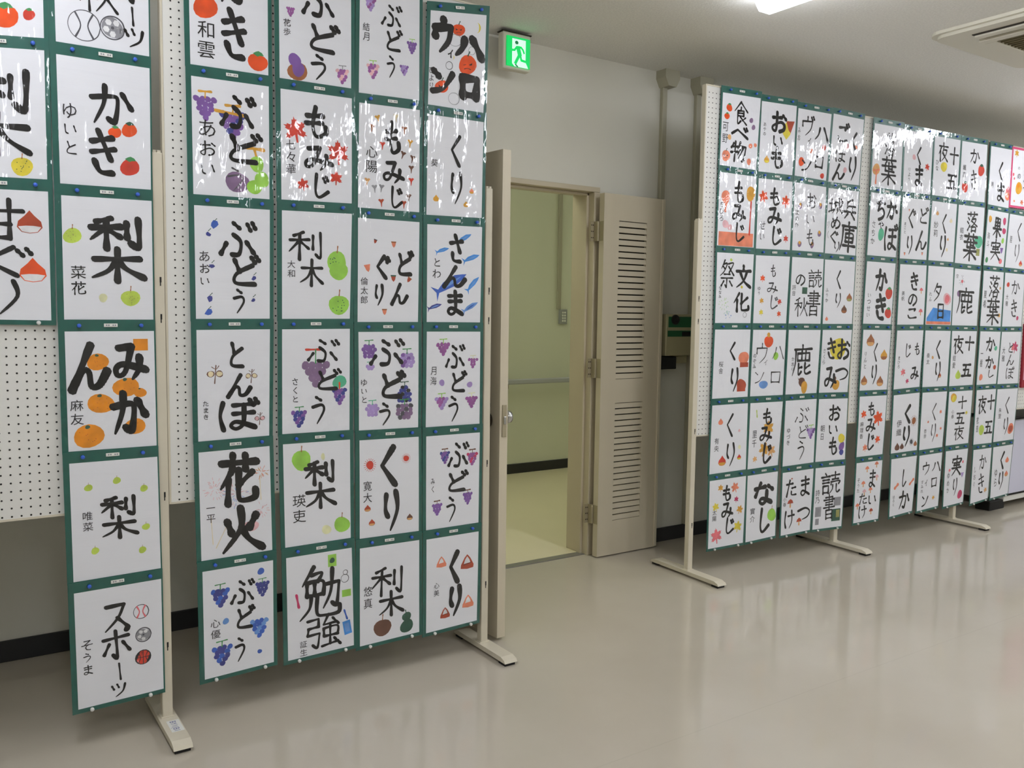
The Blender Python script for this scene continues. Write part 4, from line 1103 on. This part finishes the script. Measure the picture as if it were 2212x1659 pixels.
 ('なし', 'one large green pear', [('な', .2, .12, .88, .5, 1.3), ('し', .34, .52, .82, .93, 1.2)], ('實介', .12, .5, .28, .74),
  lambda d: d.pear(.85, .66, .15, 'lime', 1, False))],
'B3': [
 ('ハロウィン', 'small red dots', [('ハ', .52, .2, .98, .46, 1.0), ('ロ', .56, .62, .9, .86, 1.0), ('ヴ', .1, .1, .5, .4, 1.0), ('ィ', .32, .4, .46, .5, .9), ('ン', .18, .72, .5, .92, 1.0)], ('みお', .02, .28, .1, .5),
  lambda d: (d.blob(.85, .52, .06, 'red'), d.blob(.46, .6, .05, 'salmon'), d.blob(.18, .78, .09, 'orange'), d.blob(.86, .94, .06, 'red'))),
 ('おいも', 'tiny purple sweet potatoes', [('お', .38, .12, .7, .38, .7, 1), ('い', .36, .42, .7, .62, .6, 1), ('も', .4, .66, .68, .92, .7, 1)], ('ほのか', .04, .4, .18, .68),
  lambda d: [(d.blob(u, v, .07, 'mauve', .8, rot=.4), d.blob(u, v - .02, .04, 'gold', .8)) for u, v in ((.2, .34), (.84, .3), (.84, .72), (.22, .9), (.62, .9))]),
 ('読書の秋', 'a small green book', [('読', .52, .18, .96, .46, .9), ('書', .52, .5, .96, .88, .9), ('の', .12, .24, .46, .44, .9), ('秋', .14, .6, .56, .9, .9)], ('詩音', .04, .42, .16, .6), lambda d: d.rect(.44, .5, .16, .1, 'dgreen')),
 ('鹿', 'a small brown deer below', [('鹿', .16, .24, .78, .72, 1.0)], ('かおり', .1, .42, .24, .66),
  lambda d: (d.blob(.5, .82, .1, 'dbrown', 1.1), d.blob(.58, .9, .13, 'gold', .8), d.rel(.45, .78, .1, [(-1, -.6), (-.6, -.2), (0, -.5), (.6, -.4), (.2, .2), (-.5, .2)], 'dbrown'))),
 ('ぶどう', 'one purple grape bunch', [('ぶ', .3, .12, .76, .38, .6, 1), ('ど', .38, .4, .76, .62, .6, 1), ('う', .4, .62, .74, .94, .7)], ('ゆづき', .08, .42, .2, .7), lambda d: d.grape(.86, .55, .15, 'lpurple', 'lime', False, 'purple', (4, 3, 2, 1))),
 ('まつたけ', 'small brown mushrooms', [('ま', .54, .1, .94, .44, 1.0), ('つ', .52, .56, .98, .84, 1.1), ('た', .1, .12, .48, .42, .9), ('け', .08, .6, .44, .92, .9)], ('小春', .04, .4, .14, .56), lambda d: (d.mush(.28, .5, .1, 'rust'), d.mush(.6, .82, .09, 'rust'), d.mush(.3, .12, .03)))],
'B4': [
 ('くりごはん', 'bright glare across it', [('く', .58, .2, .88, .5, 1.2), ('り', .56, .56, .92, .96, 1.1), ('ご', .12, .12, .54, .42, 1.1), ('は', .14, .5, .48, .7, .9), ('ん', .08, .72, .5, .97, 1.1)], ('あい', .02, .5, .1, .7), lambda d: (d.blob(.52, .45, .07, 'ppink'), d.blob(.8, .44, .05, 'salmon'), d.blob(.5, .8, .06, 'ppink'))),
 ('兵庫城めぐり', 'no painting around', [('兵', .52, .14, .94, .46, 1.1), ('庫', .46, .5, .98, .95, 1.3), ('城', .04, .14, .5, .4, 1.2), ('め', .12, .42, .46, .62, 1.0), ('ぐ', .06, .64, .4, .84, 1.0), ('り', .24, .8, .5, .98, .9)], ('りく', .02, .5, .1, .8), None),
 ('くり', 'three brown drop-shaped chestnuts', [('く', .34, .14, .6, .46, .9), ('り', .34, .5, .62, .76, .9)], ('ふうか', .04, .44, .16, .68), lambda d: (d.chest(.86, .58, .1, 'brown', 'olive'), d.chest(.7, .77, .1, 'dbrown', 'brown'), d.chest(.12, .92, .05, 'salmon', None))),
 ('おつきみ', 'a large pale yellow moon', [('お', .5, .14, .98, .5, 1.1), ('つ', .5, .56, .98, .84, 1.1), ('き', .14, .12, .52, .48, 1.1), ('み', .12, .56, .58, .95, 1.1)], ('さくら', .04, .3, .14, .56), lambda d: (d.blob(.55, .3, .26, 'yell'), d.blob(.56, .88, .12, 'gold'), d.blob(.5, .78, .06, 'dbrown'))),
 ('おいも', 'a yellow and purple sweet potato', [('お', .34, .1, .76, .38, 1.0), ('い', .34, .4, .72, .6, 1.0), ('も', .38, .62, .74, .92, 1.1)], ('朝日', .1, .42, .24, .68), lambda d: (d.blob(.86, .78, .11, 'purple', .8, rot=.3), d.blob(.86, .88, .07, 'indigo'), d.blob(.84, .65, .11, 'yell'))),
 ('読書', 'grey sketched books', [('読', .2, .1, .86, .46, 1.0), ('書', .32, .46, .72, .86, 1.0)], ('詩乃', .04, .36, .18, .6), lambda d: (d.rect(.8, .58, .24, .14, 'grey'), d.rect(.78, .8, .3, .2, 'dgreen'), d.rect(.84, .78, .12, .12, 'olive'), d.rect(.16, .72, .2, .16, 'grey'), d.rect(.14, .88, .12, .1, 'grey')))],
'D1': [
 ('落葉', 'a pale orange tree at lower left', [('落', .38, .12, .74, .48, 1.1), ('葉', .3, .5, .82, .94, 1.1)], ('りん', .1, .4, .2, .5), lambda d: (d.blob(.14, .72, .12, 'tan'), d.line([(.15, .74), (.14, .94)], .05, 'salmon'), d.line([(.06, .74), (.24, .72)], .04, 'salmon'))),
 ('かぼちゃ', 'one dark teal pumpkin', [('か', .54, .08, .94, .42, 1.3), ('ぼ', .52, .48, .98, .92, 1.2), ('ち', .18, .06, .54, .44, 1.3), ('や', .3, .44, .5, .56, 1.0)], ('さちか', .08, .45, .22, .85), lambda d: d.blob(.42, .65, .13, 'teal', .8)),
 ('かき', 'two red persimmons', [('か', .32, .1, .76, .5, 1.3), ('き', .36, .5, .8, .95, 1.3)], ('いっせい', .08, .5, .22, .92), lambda d: (d.persim(.84, .5, .12, 'red'), d.persim(.86, .82, .11, 'red'))),
 ('くり', 'four large tan chestnuts', [('く', .36, .2, .6, .54, .8), ('り', .34, .56, .62, .92, .9)], ('りんと', .08, .36, .18, .66), lambda d: (d.chest(.28, .18, .15, 'brown', 'tan'), d.chest(.8, .42, .13, 'gold', 'brown'), d.chest(.14, .84, .12, 'brown', 'tan'), d.chest(.72, .86, .13, 'brown', 'tan'))),
 ('もみじ', 'bright orange maple leaves', [('も', .3, .1, .6, .34, 1.1), ('み', .26, .36, .66, .62, 1.1), ('じ', .3, .62, .66, .92, 1.0)], ('麻理香', .06, .42, .2, .72), lambda d: (d.maple(.18, .3, .11, 'orange'), d.maple(.72, .38, .2, 'orange'), d.maple(.76, .74, .11, 'orange'), d.maple(.3, .86, .1, 'salmon'))),
 ('まいたけ', 'scattered salmon mushrooms', [('ま', .48, .14, .8, .46, 1.0), ('い', .5, .54, .88, .76, .9), ('た', .16, .52, .5, .72, .9), ('け', .16, .72, .5, .95, .9)], ('そうた', .06, .26, .16, .52), lambda d: [d.mush(u, v, .08, c) for u, v, c in ((.42, .12, 'salmon'), (.78, .06, 'salmon'), (.82, .28, 'ppink'), (.3, .36, 'salmon'), (.36, .5, 'ppink'), (.6, .48, 'salmon'), (.12, .72, 'salmon'), (.68, .84, 'rust'))])],
'D2': [
 ('くま', 'one small red leaf', [('く', .38, .22, .66, .54, 1.0), ('ま', .36, .54, .74, .9, 1.1)], ('りょう', .14, .6, .26, .84), lambda d: (d.maple(.84, .55, .09, 'red'), d.blob(.35, .42, .06, 'ppink'))),
 ('どんぐり', 'tiny brown acorns at the bottom', [('ど', .58, .14, .96, .42, .9), ('ん', .54, .52, .96, .86, 1.0), ('ぐ', .16, .16, .5, .5, .9), ('り', .18, .6, .48, .94, .9)], ('まこと', .08, .4, .18, .6), lambda d: (d.acorn(.16, .92, .04), d.acorn(.82, .9, .04), d.acorn(.25, .2, .03))),
 ('きのこ', 'two pale red mushrooms', [('き', .38, .12, .74, .44, 1.2), ('の', .34, .46, .72, .7, 1.0), ('こ', .3, .7, .76, .92, 1.0)], ('美帆', .1, .44, .22, .62), lambda d: (d.mush(.84, .42, .07, 'pink'), d.mush(.86, .78, .08, 'pink'))),
 ('もみじ', 'two pink leaves under the writing', [('も', .68, .22, .92, .44, .9), ('み', .6, .62, .94, .88, 1.1), ('じ', .3, .22, .58, .48, .8, 1)], ('まひろ', .08, .44, .18, .66), lambda d: (d.maple(.32, .72, .1, 'pink'), d.maple(.5, .88, .07, 'mag'))),
 ('くり', 'brown burrs and thick strokes', [('く', .36, .18, .76, .52, 1.5), ('り', .36, .54, .74, .93, 1.3)], ('伊織', .16, .44, .34, .74), lambda d: (d.burr(.82, .48, .13, 'brown'), d.chest(.22, .9, .1, 'dbrown', None), d.chest(.4, .9, .08, 'dbrown', None), d.burr(.76, .84, .09, 'dgrey'), d.chest(.92, .88, .07, 'brown', None))),
 ('しか', 'two reddish deer', [('し', .42, .2, .66, .54, .9), ('か', .36, .58, .86, .95, 1.0)], ('はると', .1, .64, .2, .84), lambda d: (d.line([(.18, .52), (.3, .46)], .08, 'salmon'), d.line([(.8, .5), (.94, .42)], .07, 'salmon')))],
'D3': [
 ('十五夜', 'one yellow full moon', [('十', .6, .14, .96, .44, 1.0), ('五', .54, .58, .96, .88, 1.1), ('夜', .16, .1, .54, .42, 1.0)], ('ひな', .08, .4, .18, .6), lambda d: d.blob(.4, .5, .12, 'yell')),
 ('くり', 'pale tan chestnuts', [('く', .38, .18, .68, .54, 1.0), ('り', .36, .54, .7, .95, 1.0)], ('妙莉', .12, .34, .3, .62), lambda d: (d.chest(.24, .2, .06, 'tan', None), d.chest(.8, .3, .06, 'pale', None), d.chest(.72, .62, .04, 'tan', None), d.blob(.7, .8, .04, 'pale'))),
 ('夕日', 'pink sun above blue sea', [('夕', .22, .28, .62, .6, .9), ('日', .38, .62, .74, .9, 1.0)], ('れん', .08, .44, .18, .62), lambda d: (d.blob(.8, .55, .15, 'ppink'), d.blob(.8, .55, .1, 'pink'), d.rel(.5, .85, .48, [(-.98, .1), (-.5, -.42), (.2, -.35), (.98, -.3), (.98, .35), (-.98, .35)], 'sea'), d.rect(.5, .965, .96, .05, 'salmon'))),
 ('くり', 'one small low chestnut', [('く', .38, .16, .7, .52, 1.0), ('り', .42, .54, .74, .92, 1.0)], ('奏太', .1, .4, .22, .62), lambda d: (d.chest(.66, .8, .07, 'rust', 'tan'), d.blob(.34, .48, .04, 'tan'))),
 ('くり', 'tiny leaves and thin strokes', [('く', .36, .18, .68, .52, .6, 1), ('り', .4, .54, .7, .9, .8, 2)], ('杏奈', .14, .64, .26, .82), lambda d: (d.maple(.8, .36, .06, 'salmon'), d.maple(.86, .66, .05, 'salmon'), d.maple(.72, .78, .06, 'salmon'), d.blob(.3, .52, .03, 'salmon'))),
 ('ハロウィン', 'one yellow star leaf', [('ハ', .56, .14, .98, .36, .9), ('ロ', .56, .42, .88, .64, .9), ('ウ', .14, .14, .5, .38, .9), ('ィ', .28, .44, .44, .58, .8), ('ン', .2, .72, .5, .96, 1.0)], ('すみれ', .12, .46, .24, .7), lambda d: d.maple(.74, .82, .07, 'gold'))],
'D4': [
 ('かき', 'two dark-leaved persimmons', [('か', .32, .1, .74, .38, .8, 1), ('き', .38, .46, .68, .82, .8, 1)], ('颯真', .08, .4, .2, .64), lambda d: (d.persim(.8, .46, .12, 'red', 'dgreen'), d.persim(.2, .78, .11, 'red', 'dgreen'))),
 ('落葉', 'a teal green tree at its right', [('落', .34, .1, .76, .44, 1.3), ('葉', .26, .48, .8, .94, 1.3)], ('結衣', .1, .38, .24, .62), lambda d: (d.blob(.84, .6, .15, 'teal'), d.rect(.84, .78, .14, .12, 'olive'))),
 ('鹿', 'small sketches above it', [('鹿', .14, .34, .8, .8, 1.1)], ('空', .06, .1, .14, .18), lambda d: (d.specks(.28, .2, .1, 'dgrey', 14), d.blob(.3, .22, .04, 'pink'), d.blob(.2, .44, .07, 'mauve'))),
 ('十五夜', 'one yellow-green drop', [('十', .54, .1, .92, .36, 1.1), ('五', .48, .58, .88, .86, 1.2), ('夜', .08, .1, .48, .42, 1.1)], ('結愛', .08, .44, .2, .7), lambda d: d.chest(.34, .8, .12, 'ygreen', None)),
 ('十五夜', 'a pale moon at the upper left', [('十', .4, .1, .78, .34, .9), ('五', .34, .38, .74, .64, .9), ('夜', .32, .66, .76, .92, .9)], ('心春', .14, .34, .26, .52), lambda d: (d.blob(.2, .12, .12, 'gold'), d.blob(.22, .14, .09, 'yell'), d.maple(.8, .42, .06, 'yell'))),
 ('実り', 'a red apple at lower right', [('実', .3, .12, .76, .48, 1.1), ('り', .38, .5, .68, .86, .9, 1)], ('ゆめか', .12, .4, .24, .8), lambda d: (d.blob(.8, .84, .12, 'mag'), d.maple(.22, .36, .06, 'pink'), d.blob(.82, .24, .04, 'pink'), d.grape(.84, .48, .07, 'lpurple', None)))],
'D5': [
 ('くま', 'a pinkish bear at right', [('く', .34, .22, .68, .58, 1.0), ('ま', .34, .58, .78, .93, 1.1)], ('晴', .1, .6, .2, .72), lambda d: (d.blob(.9, .7, .1, 'pink'), d.blob(.9, .8, .12, 'salmon'))),
 ('果実', 'colourful fruit at both sides', [('果', .3, .1, .72, .48, 1.3), ('実', .26, .52, .76, .9, 1.0)], ('海斗', .06, .4, .18, .7), lambda d: (d.blob(.14, .16, .1, 'gold', .7), d.blob(.84, .16, .1, 'mag', .8), d.blob(.86, .34, .09, 'mag'), d.blob(.84, .52, .08, 'lime', .8), d.grape(.82, .7, .08, 'purple', None), d.blob(.12, .9, .08, 'green', .8), d.blob(.8, .9, .08, 'pink'))),
 ('落葉', 'dense strokes, small orange leaf', [('落', .3, .08, .82, .48, 1.1), ('葉', .24, .5, .88, .97, 1.1)], ('夏希', .06, .36, .2, .7), lambda d: (d.maple(.88, .8, .08, 'gold'), d.blob(.86, .3, .04, 'tan'))),
 ('かかし', 'small red and orange scribbles', [('か', .3, .1, .8, .4, 1.0), ('か', .34, .46, .8, .72, 1.0), ('し', .44, .72, .86, .88, .9)], ('一樹', .08, .34, .2, .7), lambda d: (d.blob(.82, .32, .07, 'teal'), d.blob(.84, .68, .07, 'rust'), d.blob(.18, .86, .09, 'salmon'))),
 ('十五夜', 'a yellow-green moon', [('十', .6, .1, .98, .38, 1.1), ('五', .54, .56, .96, .84, 1.1), ('夜', .12, .12, .54, .44, 1.1)], ('花音', .08, .5, .2, .8), lambda d: d.blob(.38, .74, .15, 'ygreen')),
 ('かき', 'one tan leaf', [('か', .34, .1, .78, .42, .7, 1), ('き', .34, .46, .74, .88, .8, 1)], ('しおり', .08, .32, .2, .74), lambda d: d.maple(.82, .82, .1, 'tan'))],
'D6': [
 None,
 ('くり', 'one red chestnut below', [('く', .36, .12, .7, .5, .8, 1), ('り', .34, .52, .7, .9, .7, 2)], ('陸', .12, .4, .22, .56), lambda d: d.chest(.76, .9, .09, 'red', 'tan')),
 ('かき', 'two red dots', [('か', .34, .12, .8, .42, .7, 1), ('き', .36, .48, .74, .84, .8, 1)], ('大樹', .1, .4, .22, .64), lambda d: (d.blob(.18, .22, .07, 'red'), d.blob(.76, .84, .06, 'mag'))),
 ('とんぼ', 'a large pink maple leaf', [('と', .34, .2, .66, .42, .8, 1), ('ん', .34, .44, .72, .66, .8, 1), ('ぼ', .34, .68, .76, .92, .8, 1)], ('大雅', .1, .3, .24, .6), lambda d: (d.maple(.72, .3, .18, 'mag'), d.maple(.62, .32, .1, 'pink'))),
 ('くり', 'an orange burr at lower right', [('く', .36, .14, .72, .5, .8, 1), ('り', .4, .54, .72, .9, .8, 1)], ('朱里', .14, .36, .28, .58), lambda d: (d.blob(.82, .78, .15, 'salmon'), d.blob(.82, .78, .1, 'rust'))),
 ('くり', 'two salmon chestnuts', [('く', .34, .1, .68, .48, 1.2), ('り', .34, .5, .7, .9, 1.0)], ('ゆら', .14, .44, .3, .82), lambda d: (d.chest(.78, .3, .1, 'salmon', None), d.chest(.8, .58, .1, 'salmon', 'tan')))],
}
ROWW = ['top row', 'second row', 'third row', 'fourth row', 'fifth row', 'bottom row']
COLW = {'L0': 'cut-off leftmost column', 'L1': 'second column from left', 'A1': 'third column from left', 'A2': 'fourth column from left',
        'A3': 'fifth column from left', 'A4': 'sixth column from left', 'B1': 'first column after the doors', 'B2': 'second column after the doors',
        'B3': 'third column after the doors', 'B4': 'fourth column after the doors', 'D1': 'sixth column from right', 'D2': 'fifth column from right',
        'D3': 'fourth column from right', 'D4': 'third column from right', 'D5': 'second column from right', 'D6': 'last column at right'}

def make_tack(m, name='thumbtack'):
    b = MB(); b.lathe([(.0015, .002), (.0045, .001), (.0055, -.001), (.0048, -.004), (.0058, -.0065), (.0035, -.008)], (0, 0, 0), 'y', m, 10)
    return b.mesh(name, True)
ME_TB, ME_TW = make_tack(M_TACKB), make_tack(M_TACKW)
M_TAGINK = mat('tag_ink', (150, 152, 156), 0.8)
b = MB(); b.box(-.018, .018, -.0012, 0, -.0048, .0048, M_WHITE, .0004)
for k in range(5):
    if k != 2: b.box(-.013 + k * .0058, -.009 + k * .0058, -.0014, -.0012, -.0022, .0022, M_TAGINK)
ME_TAG = b.mesh('name_tag')

def sheet(col, row, spec, last):
    fr = 'A' if col[0] in 'LA' else 'B'
    far = fr == 'B'
    Q0, Q1 = COLS[col][row], COLS[col][row + 1]
    # corners in board coordinates
    s_mid = (Q0[0] + Q0[2]) / 2
    zt = (Q0[1] + Q0[3]) / 2
    c = [(Q0[0], Q0[1]), (Q0[2], Q0[3]), (Q1[0], Q1[1]), (Q1[2], Q1[3])]
    ovl = 0 if last else .006
    H = ((c[0][1] - c[2][1]) + (c[1][1] - c[3][1])) / 2
    W = ((c[1][0] - c[0][0]) + (c[3][0] - c[2][0])) / 2
    rnd = random.Random(col + str(row))
    ci = {'L0': 0, 'L1': 1, 'A1': 0, 'A2': 1, 'A3': 0, 'A4': 1}.get(col, int(col[1]) % 2)
    ylean = -.0036 if row else -.002      # the top edge lies over the sheet above
    ybase = -.0014 * ci - .0005
    bulge = rnd.uniform(-.001, .0012)
    def F(u, v, k=0.0):
        """u, v in the sleeve 0..1 -> local point, k = layers in mm towards the viewer"""
        x = (c[0][0] * (1 - u) + c[1][0] * u) * (1 - v) + (c[2][0] * (1 - u) + c[3][0] * u) * v
        z = (c[0][1] * (1 - u) + c[1][1] * u) * (1 - v) + (c[2][1] * (1 - u) + c[3][1] * u) * v
        y = ybase + ylean * (1 - v) - bulge * math.sin(math.pi * min(max(v, 0), 1)) - k * .001
        return (x - s_mid, y, z - zt)
    root = empty('calligraphy_sheet', place(fr, s_mid, zt), FR[fr][1])
    word, motif, texts, name, draw = spec
    lab = '%s writing with %s, %s, %s' % (word, motif, ROWW[row], COLW[col])
    ws = lab.split()
    tag(root, ' '.join(ws), 'calligraphy', 'calligraphy sheets on the left boards' if fr == 'A' else 'calligraphy sheets on the right boards')
    # backing: a real 1.4 mm board with sides
    NV = 4
    def slab(u0, u1, v0, v1, k0, k1, m, nm, par=root, nv=NV, sm=False):
        b = MB(); i = 0
        front, back = [], []
        for j in range(nv + 1):
            v = v0 + (v1 - v0) * j / nv
            front.append((F(u0, v, k1), F(u1, v, k1))); back.append((F(u0, v, k0), F(u1, v, k0)))
        for j in range(nv):
            b.poly([front[j][0], front[j][1], front[j + 1][1], front[j + 1][0]], m)
            b.poly([back[j][0], back[j + 1][0], back[j + 1][1], back[j][1]], m)
            for e in (0, 1):
                q = [front[j][e], front[j + 1][e], back[j + 1][e], back[j][e]]
                b.poly(q if e == 0 else q[::-1], m)
        b.poly([front[0][0], back[0][0], back[0][1], front[0][1]], m)
        b.poly([front[-1][0], front[-1][1], back[-1][1], back[-1][0]], m)
        return b.build(nm, par, recalc=False)
    vend = 1 + ovl / H
    slab(0, 1, 0, vend, -1.6, 0, M_GREENB, 'backing')
    ml, mr = (.011 / W, .006 / W) if far else ((.015 / W, .012 / W) if col != 'L1' else (.016 / W, .004 / W))
    u0, u1 = ml, 1 - mr
    v0, v1 = .031 / H, (1 - .013 / H if last else 1 - .001 / H)
    du = rnd.uniform(-.004, .004)
    paper = slab(u0 + du, u1 + min(du, 0) , v0 + rnd.uniform(0, .006), v1, .05, .35, M_PAPER, 'paper')
    PW, PH = (u1 - u0) * W, (v1 - v0) * H
    def PP(a, bb, k):
        return F(u0 + (u1 - u0) * a / PW, v0 + (v1 - v0) * bb / PH, k)
    def clip(pts):
        return [(min(max(a, .0), PW), min(max(q, .0), PH)) for a, q in pts]
    # painting
    if draw:
        d = Draw(PW, PH, rnd)
        draw(d)
        b = MB(); n = len(d.p)
        for i, (pts, cname) in enumerate(d.p):
            kk = .45 + .35 * i / max(n, 1)
            b.poly([PP(a, q, kk) for a, q in clip(pts)], pm(cname))
        if n: b.build('painting', paper, recalc=False)
    b = MB()
    tone = 0
    tx = []
    for t in texts:     # a word in one box runs downwards
        m = len(t[0])
        for i, chn in enumerate(t[0]):
            tx.append((chn, t[1], t[2] + (t[4] - t[2]) * i / m, t[3], t[2] + (t[4] - t[2]) * (i + 1) / m) + tuple(t[5:]))
    for t in tx:
        ch, a0, b0, a1, b1, th = t[:6]
        ink = M_INK[t[6] if len(t) > 6 else 0]
        x0, x1, y0, y1 = a0 * PW, a1 * PW, b0 * PH, b1 * PH
        rot = rnd.uniform(-.04, .04)
        cx, cy = (x0 + x1) / 2, (y0 + y1) / 2
        ns = len(strokes(ch))
        wid = th * math.sqrt((x1 - x0) * (y1 - y0)) * (.135 if ns <= 4 else (.112 if ns <= 8 else .084))
        for si, (P, tp) in enumerate(strokes(ch)):
            Q = []
            for px, py in P:
                x = x0 + (x1 - x0) * px / 100 + rnd.uniform(-.8, .8) * (x1 - x0) / 100
                y = y0 + (y1 - y0) * py / 100 + rnd.uniform(-.8, .8) * (y1 - y0) / 100
                dx, dy = x - cx, y - cy
                Q.append((cx + dx * math.cos(rot) - dy * math.sin(rot), cy + dx * math.sin(rot) + dy * math.cos(rot)))
            # keep corners doubled after the wobble
            for i in range(1, len(P)):
                if P[i] == P[i - 1]: Q[i] = Q[i - 1]
            for pts in stroke_polys(Q, wid * rnd.uniform(.9, 1.1), tp, rnd):
                b.poly([PP(a, q, 1.0 + .01 * si) for a, q in clip(pts)], ink)
    b.build('brush_writing', paper, recalc=False)
    if name:
        nm, a0, b0, a1, b1 = name
        b = MB(); n = len(nm)
        ink = M_INK[1 if far else (0 if (a1 - a0) > .17 else 1)]
        for i, chn in enumerate(nm):
            y0 = (b0 + (b1 - b0) * i / n) * PH; hh = (b1 - b0) / n * PH * .82
            wch = min((a1 - a0) * PW, hh * 1.05)
            x0 = a0 * PW + ((a1 - a0) * PW - wch) / 2
            rot = rnd.uniform(-.1, .1)
            if chn in G or chn in COMP:
                for P, tp in strokes(chn):
                    Q = [(x0 + wch * px / 100, y0 + hh * py / 100) for px, py in P]
                    for pts in stroke_polys(Q, wch * .085 + .0006, tp, rnd):
                        b.poly([PP(a, q, 1.0) for a, q in clip(pts)], ink)
            else:
                for f in font_faces(chn):
                    b.poly([PP(*clip([(x0 + wch * px, y0 + hh * py)])[0], 1.0) for px, py in f], ink)
        b.build('signature', paper, recalc=False)
    # clear cover with a slack, wrinkled face
    b = MB(); nx, ny = 7, 10
    ph = rnd.uniform(0, 6); f1 = rnd.uniform(1.5, 2.6)
    grid = []
    for j in range(ny + 1):
        for i in range(nx + 1):
            u, v = i / nx, j / ny
            edge = min(1, 4 * min(u, 1 - u)) * min(1, 4 * min(v, 1 - v) + .15)
            k = 1.7 + edge * (.9 * math.sin(f1 * math.pi * u + ph) + .7 * math.sin(5 * v + 2.3 * ph + 2 * u))
            grid.append(F(u * 1.0 + (.004 if far else 0) * u, v * (1 if last else 1.0), max(k, 1.25)))
    b.v = grid; 
    for j in range(ny):
        for i in range(nx):
            q = j * (nx + 1) + i
            b.f.append((q, q + nx + 1, q + nx + 2, q + 1)); b.m.append(0)
    b.mats = [M_COVER]
    b.build('clear_cover', root, smooth=True, recalc=False)
    # name tag and pins
    o = link_mesh('name_tag', ME_TAG, root, F(.51 + rnd.uniform(-.03, .03), .015 / H, 2.2))
    sl = math.atan2(c[1][1] - c[0][1], c[1][0] - c[0][0])
    o.rotation_euler = (0, -sl, 0)
    for u in (.21, .84):
        link_mesh('thumbtack', ME_TB, root, F(u + rnd.uniform(-.02, .02), .016 / H, 2.2))
    if last:
        for u in (.2, .83):
            tag(link_mesh('thumbtack', ME_TW, root, F(u, 1 - .006 / H, 2.2)), 'white thumbtack')
    return root

for col in SH:
    n = len(SH[col])
    for row, spec in enumerate(SH[col]):
        if spec: sheet(col, row, spec, row == n - 1)

# pink-framed notice in the top row at the right edge
P0, P1 = COLS['D6'][0], COLS['D6'][1]
t = tag(empty('pink_notice', place('B', P0[0], P1[1]), -BA), 'pink-bordered notice with an orange ball, top row at the right edge', 'notice')
Wn, Hn = .27, P0[1] - P1[1] - .010
b = MB(); b.box(-.006, Wn, -.0045, -.003, .008, Hn, mat('pink_border', (214, 66, 118), 0.6)); b.build('border', t)
b = MB(); b.box(.008, Wn - .012, -.0055, -.0045, .022, Hn - .014, M_PAPER); pp = b.build('paper', t)
def NP(u, v, k=0): return (.008 + (Wn - .02) * u, -.0060 - k * .0001, Hn - .014 - (Hn - .036) * v)
b = MB()
d = Draw(1, 1.4, random.Random(5))
d.blob(.33, .68, .15, 'gold'); d.blob(.3, .64, .06, 'mand'); d.maple(.15, .07, .1, 'gold'); d.blob(.05, .45, .04, 'pink'); d.blob(.1, .52, .03, 'pink'); d.maple(.5, .93, .08, 'salmon'); d.blob(.15, .92, .03, 'salmon')
for i, (pts, cn) in enumerate(d.p): b.poly([NP(a, q / 1.4, i) for a, q in pts], pm(cn))
b.build('painting', pp, recalc=False)
b = MB()
for chn, u, v, sz in (('学', .5, .08, .3), ('年', .5, .28, .3), ('生', .5, .46, .3), ('の', .22, .42, .14), ('の', .22, .3, .08)):
    for f in font_faces(chn): b.poly([NP(u + sz * a, v + sz * .7 * q, 40) for a, q in f], M_INK[1])
b.build('print', pp, recalc=False)
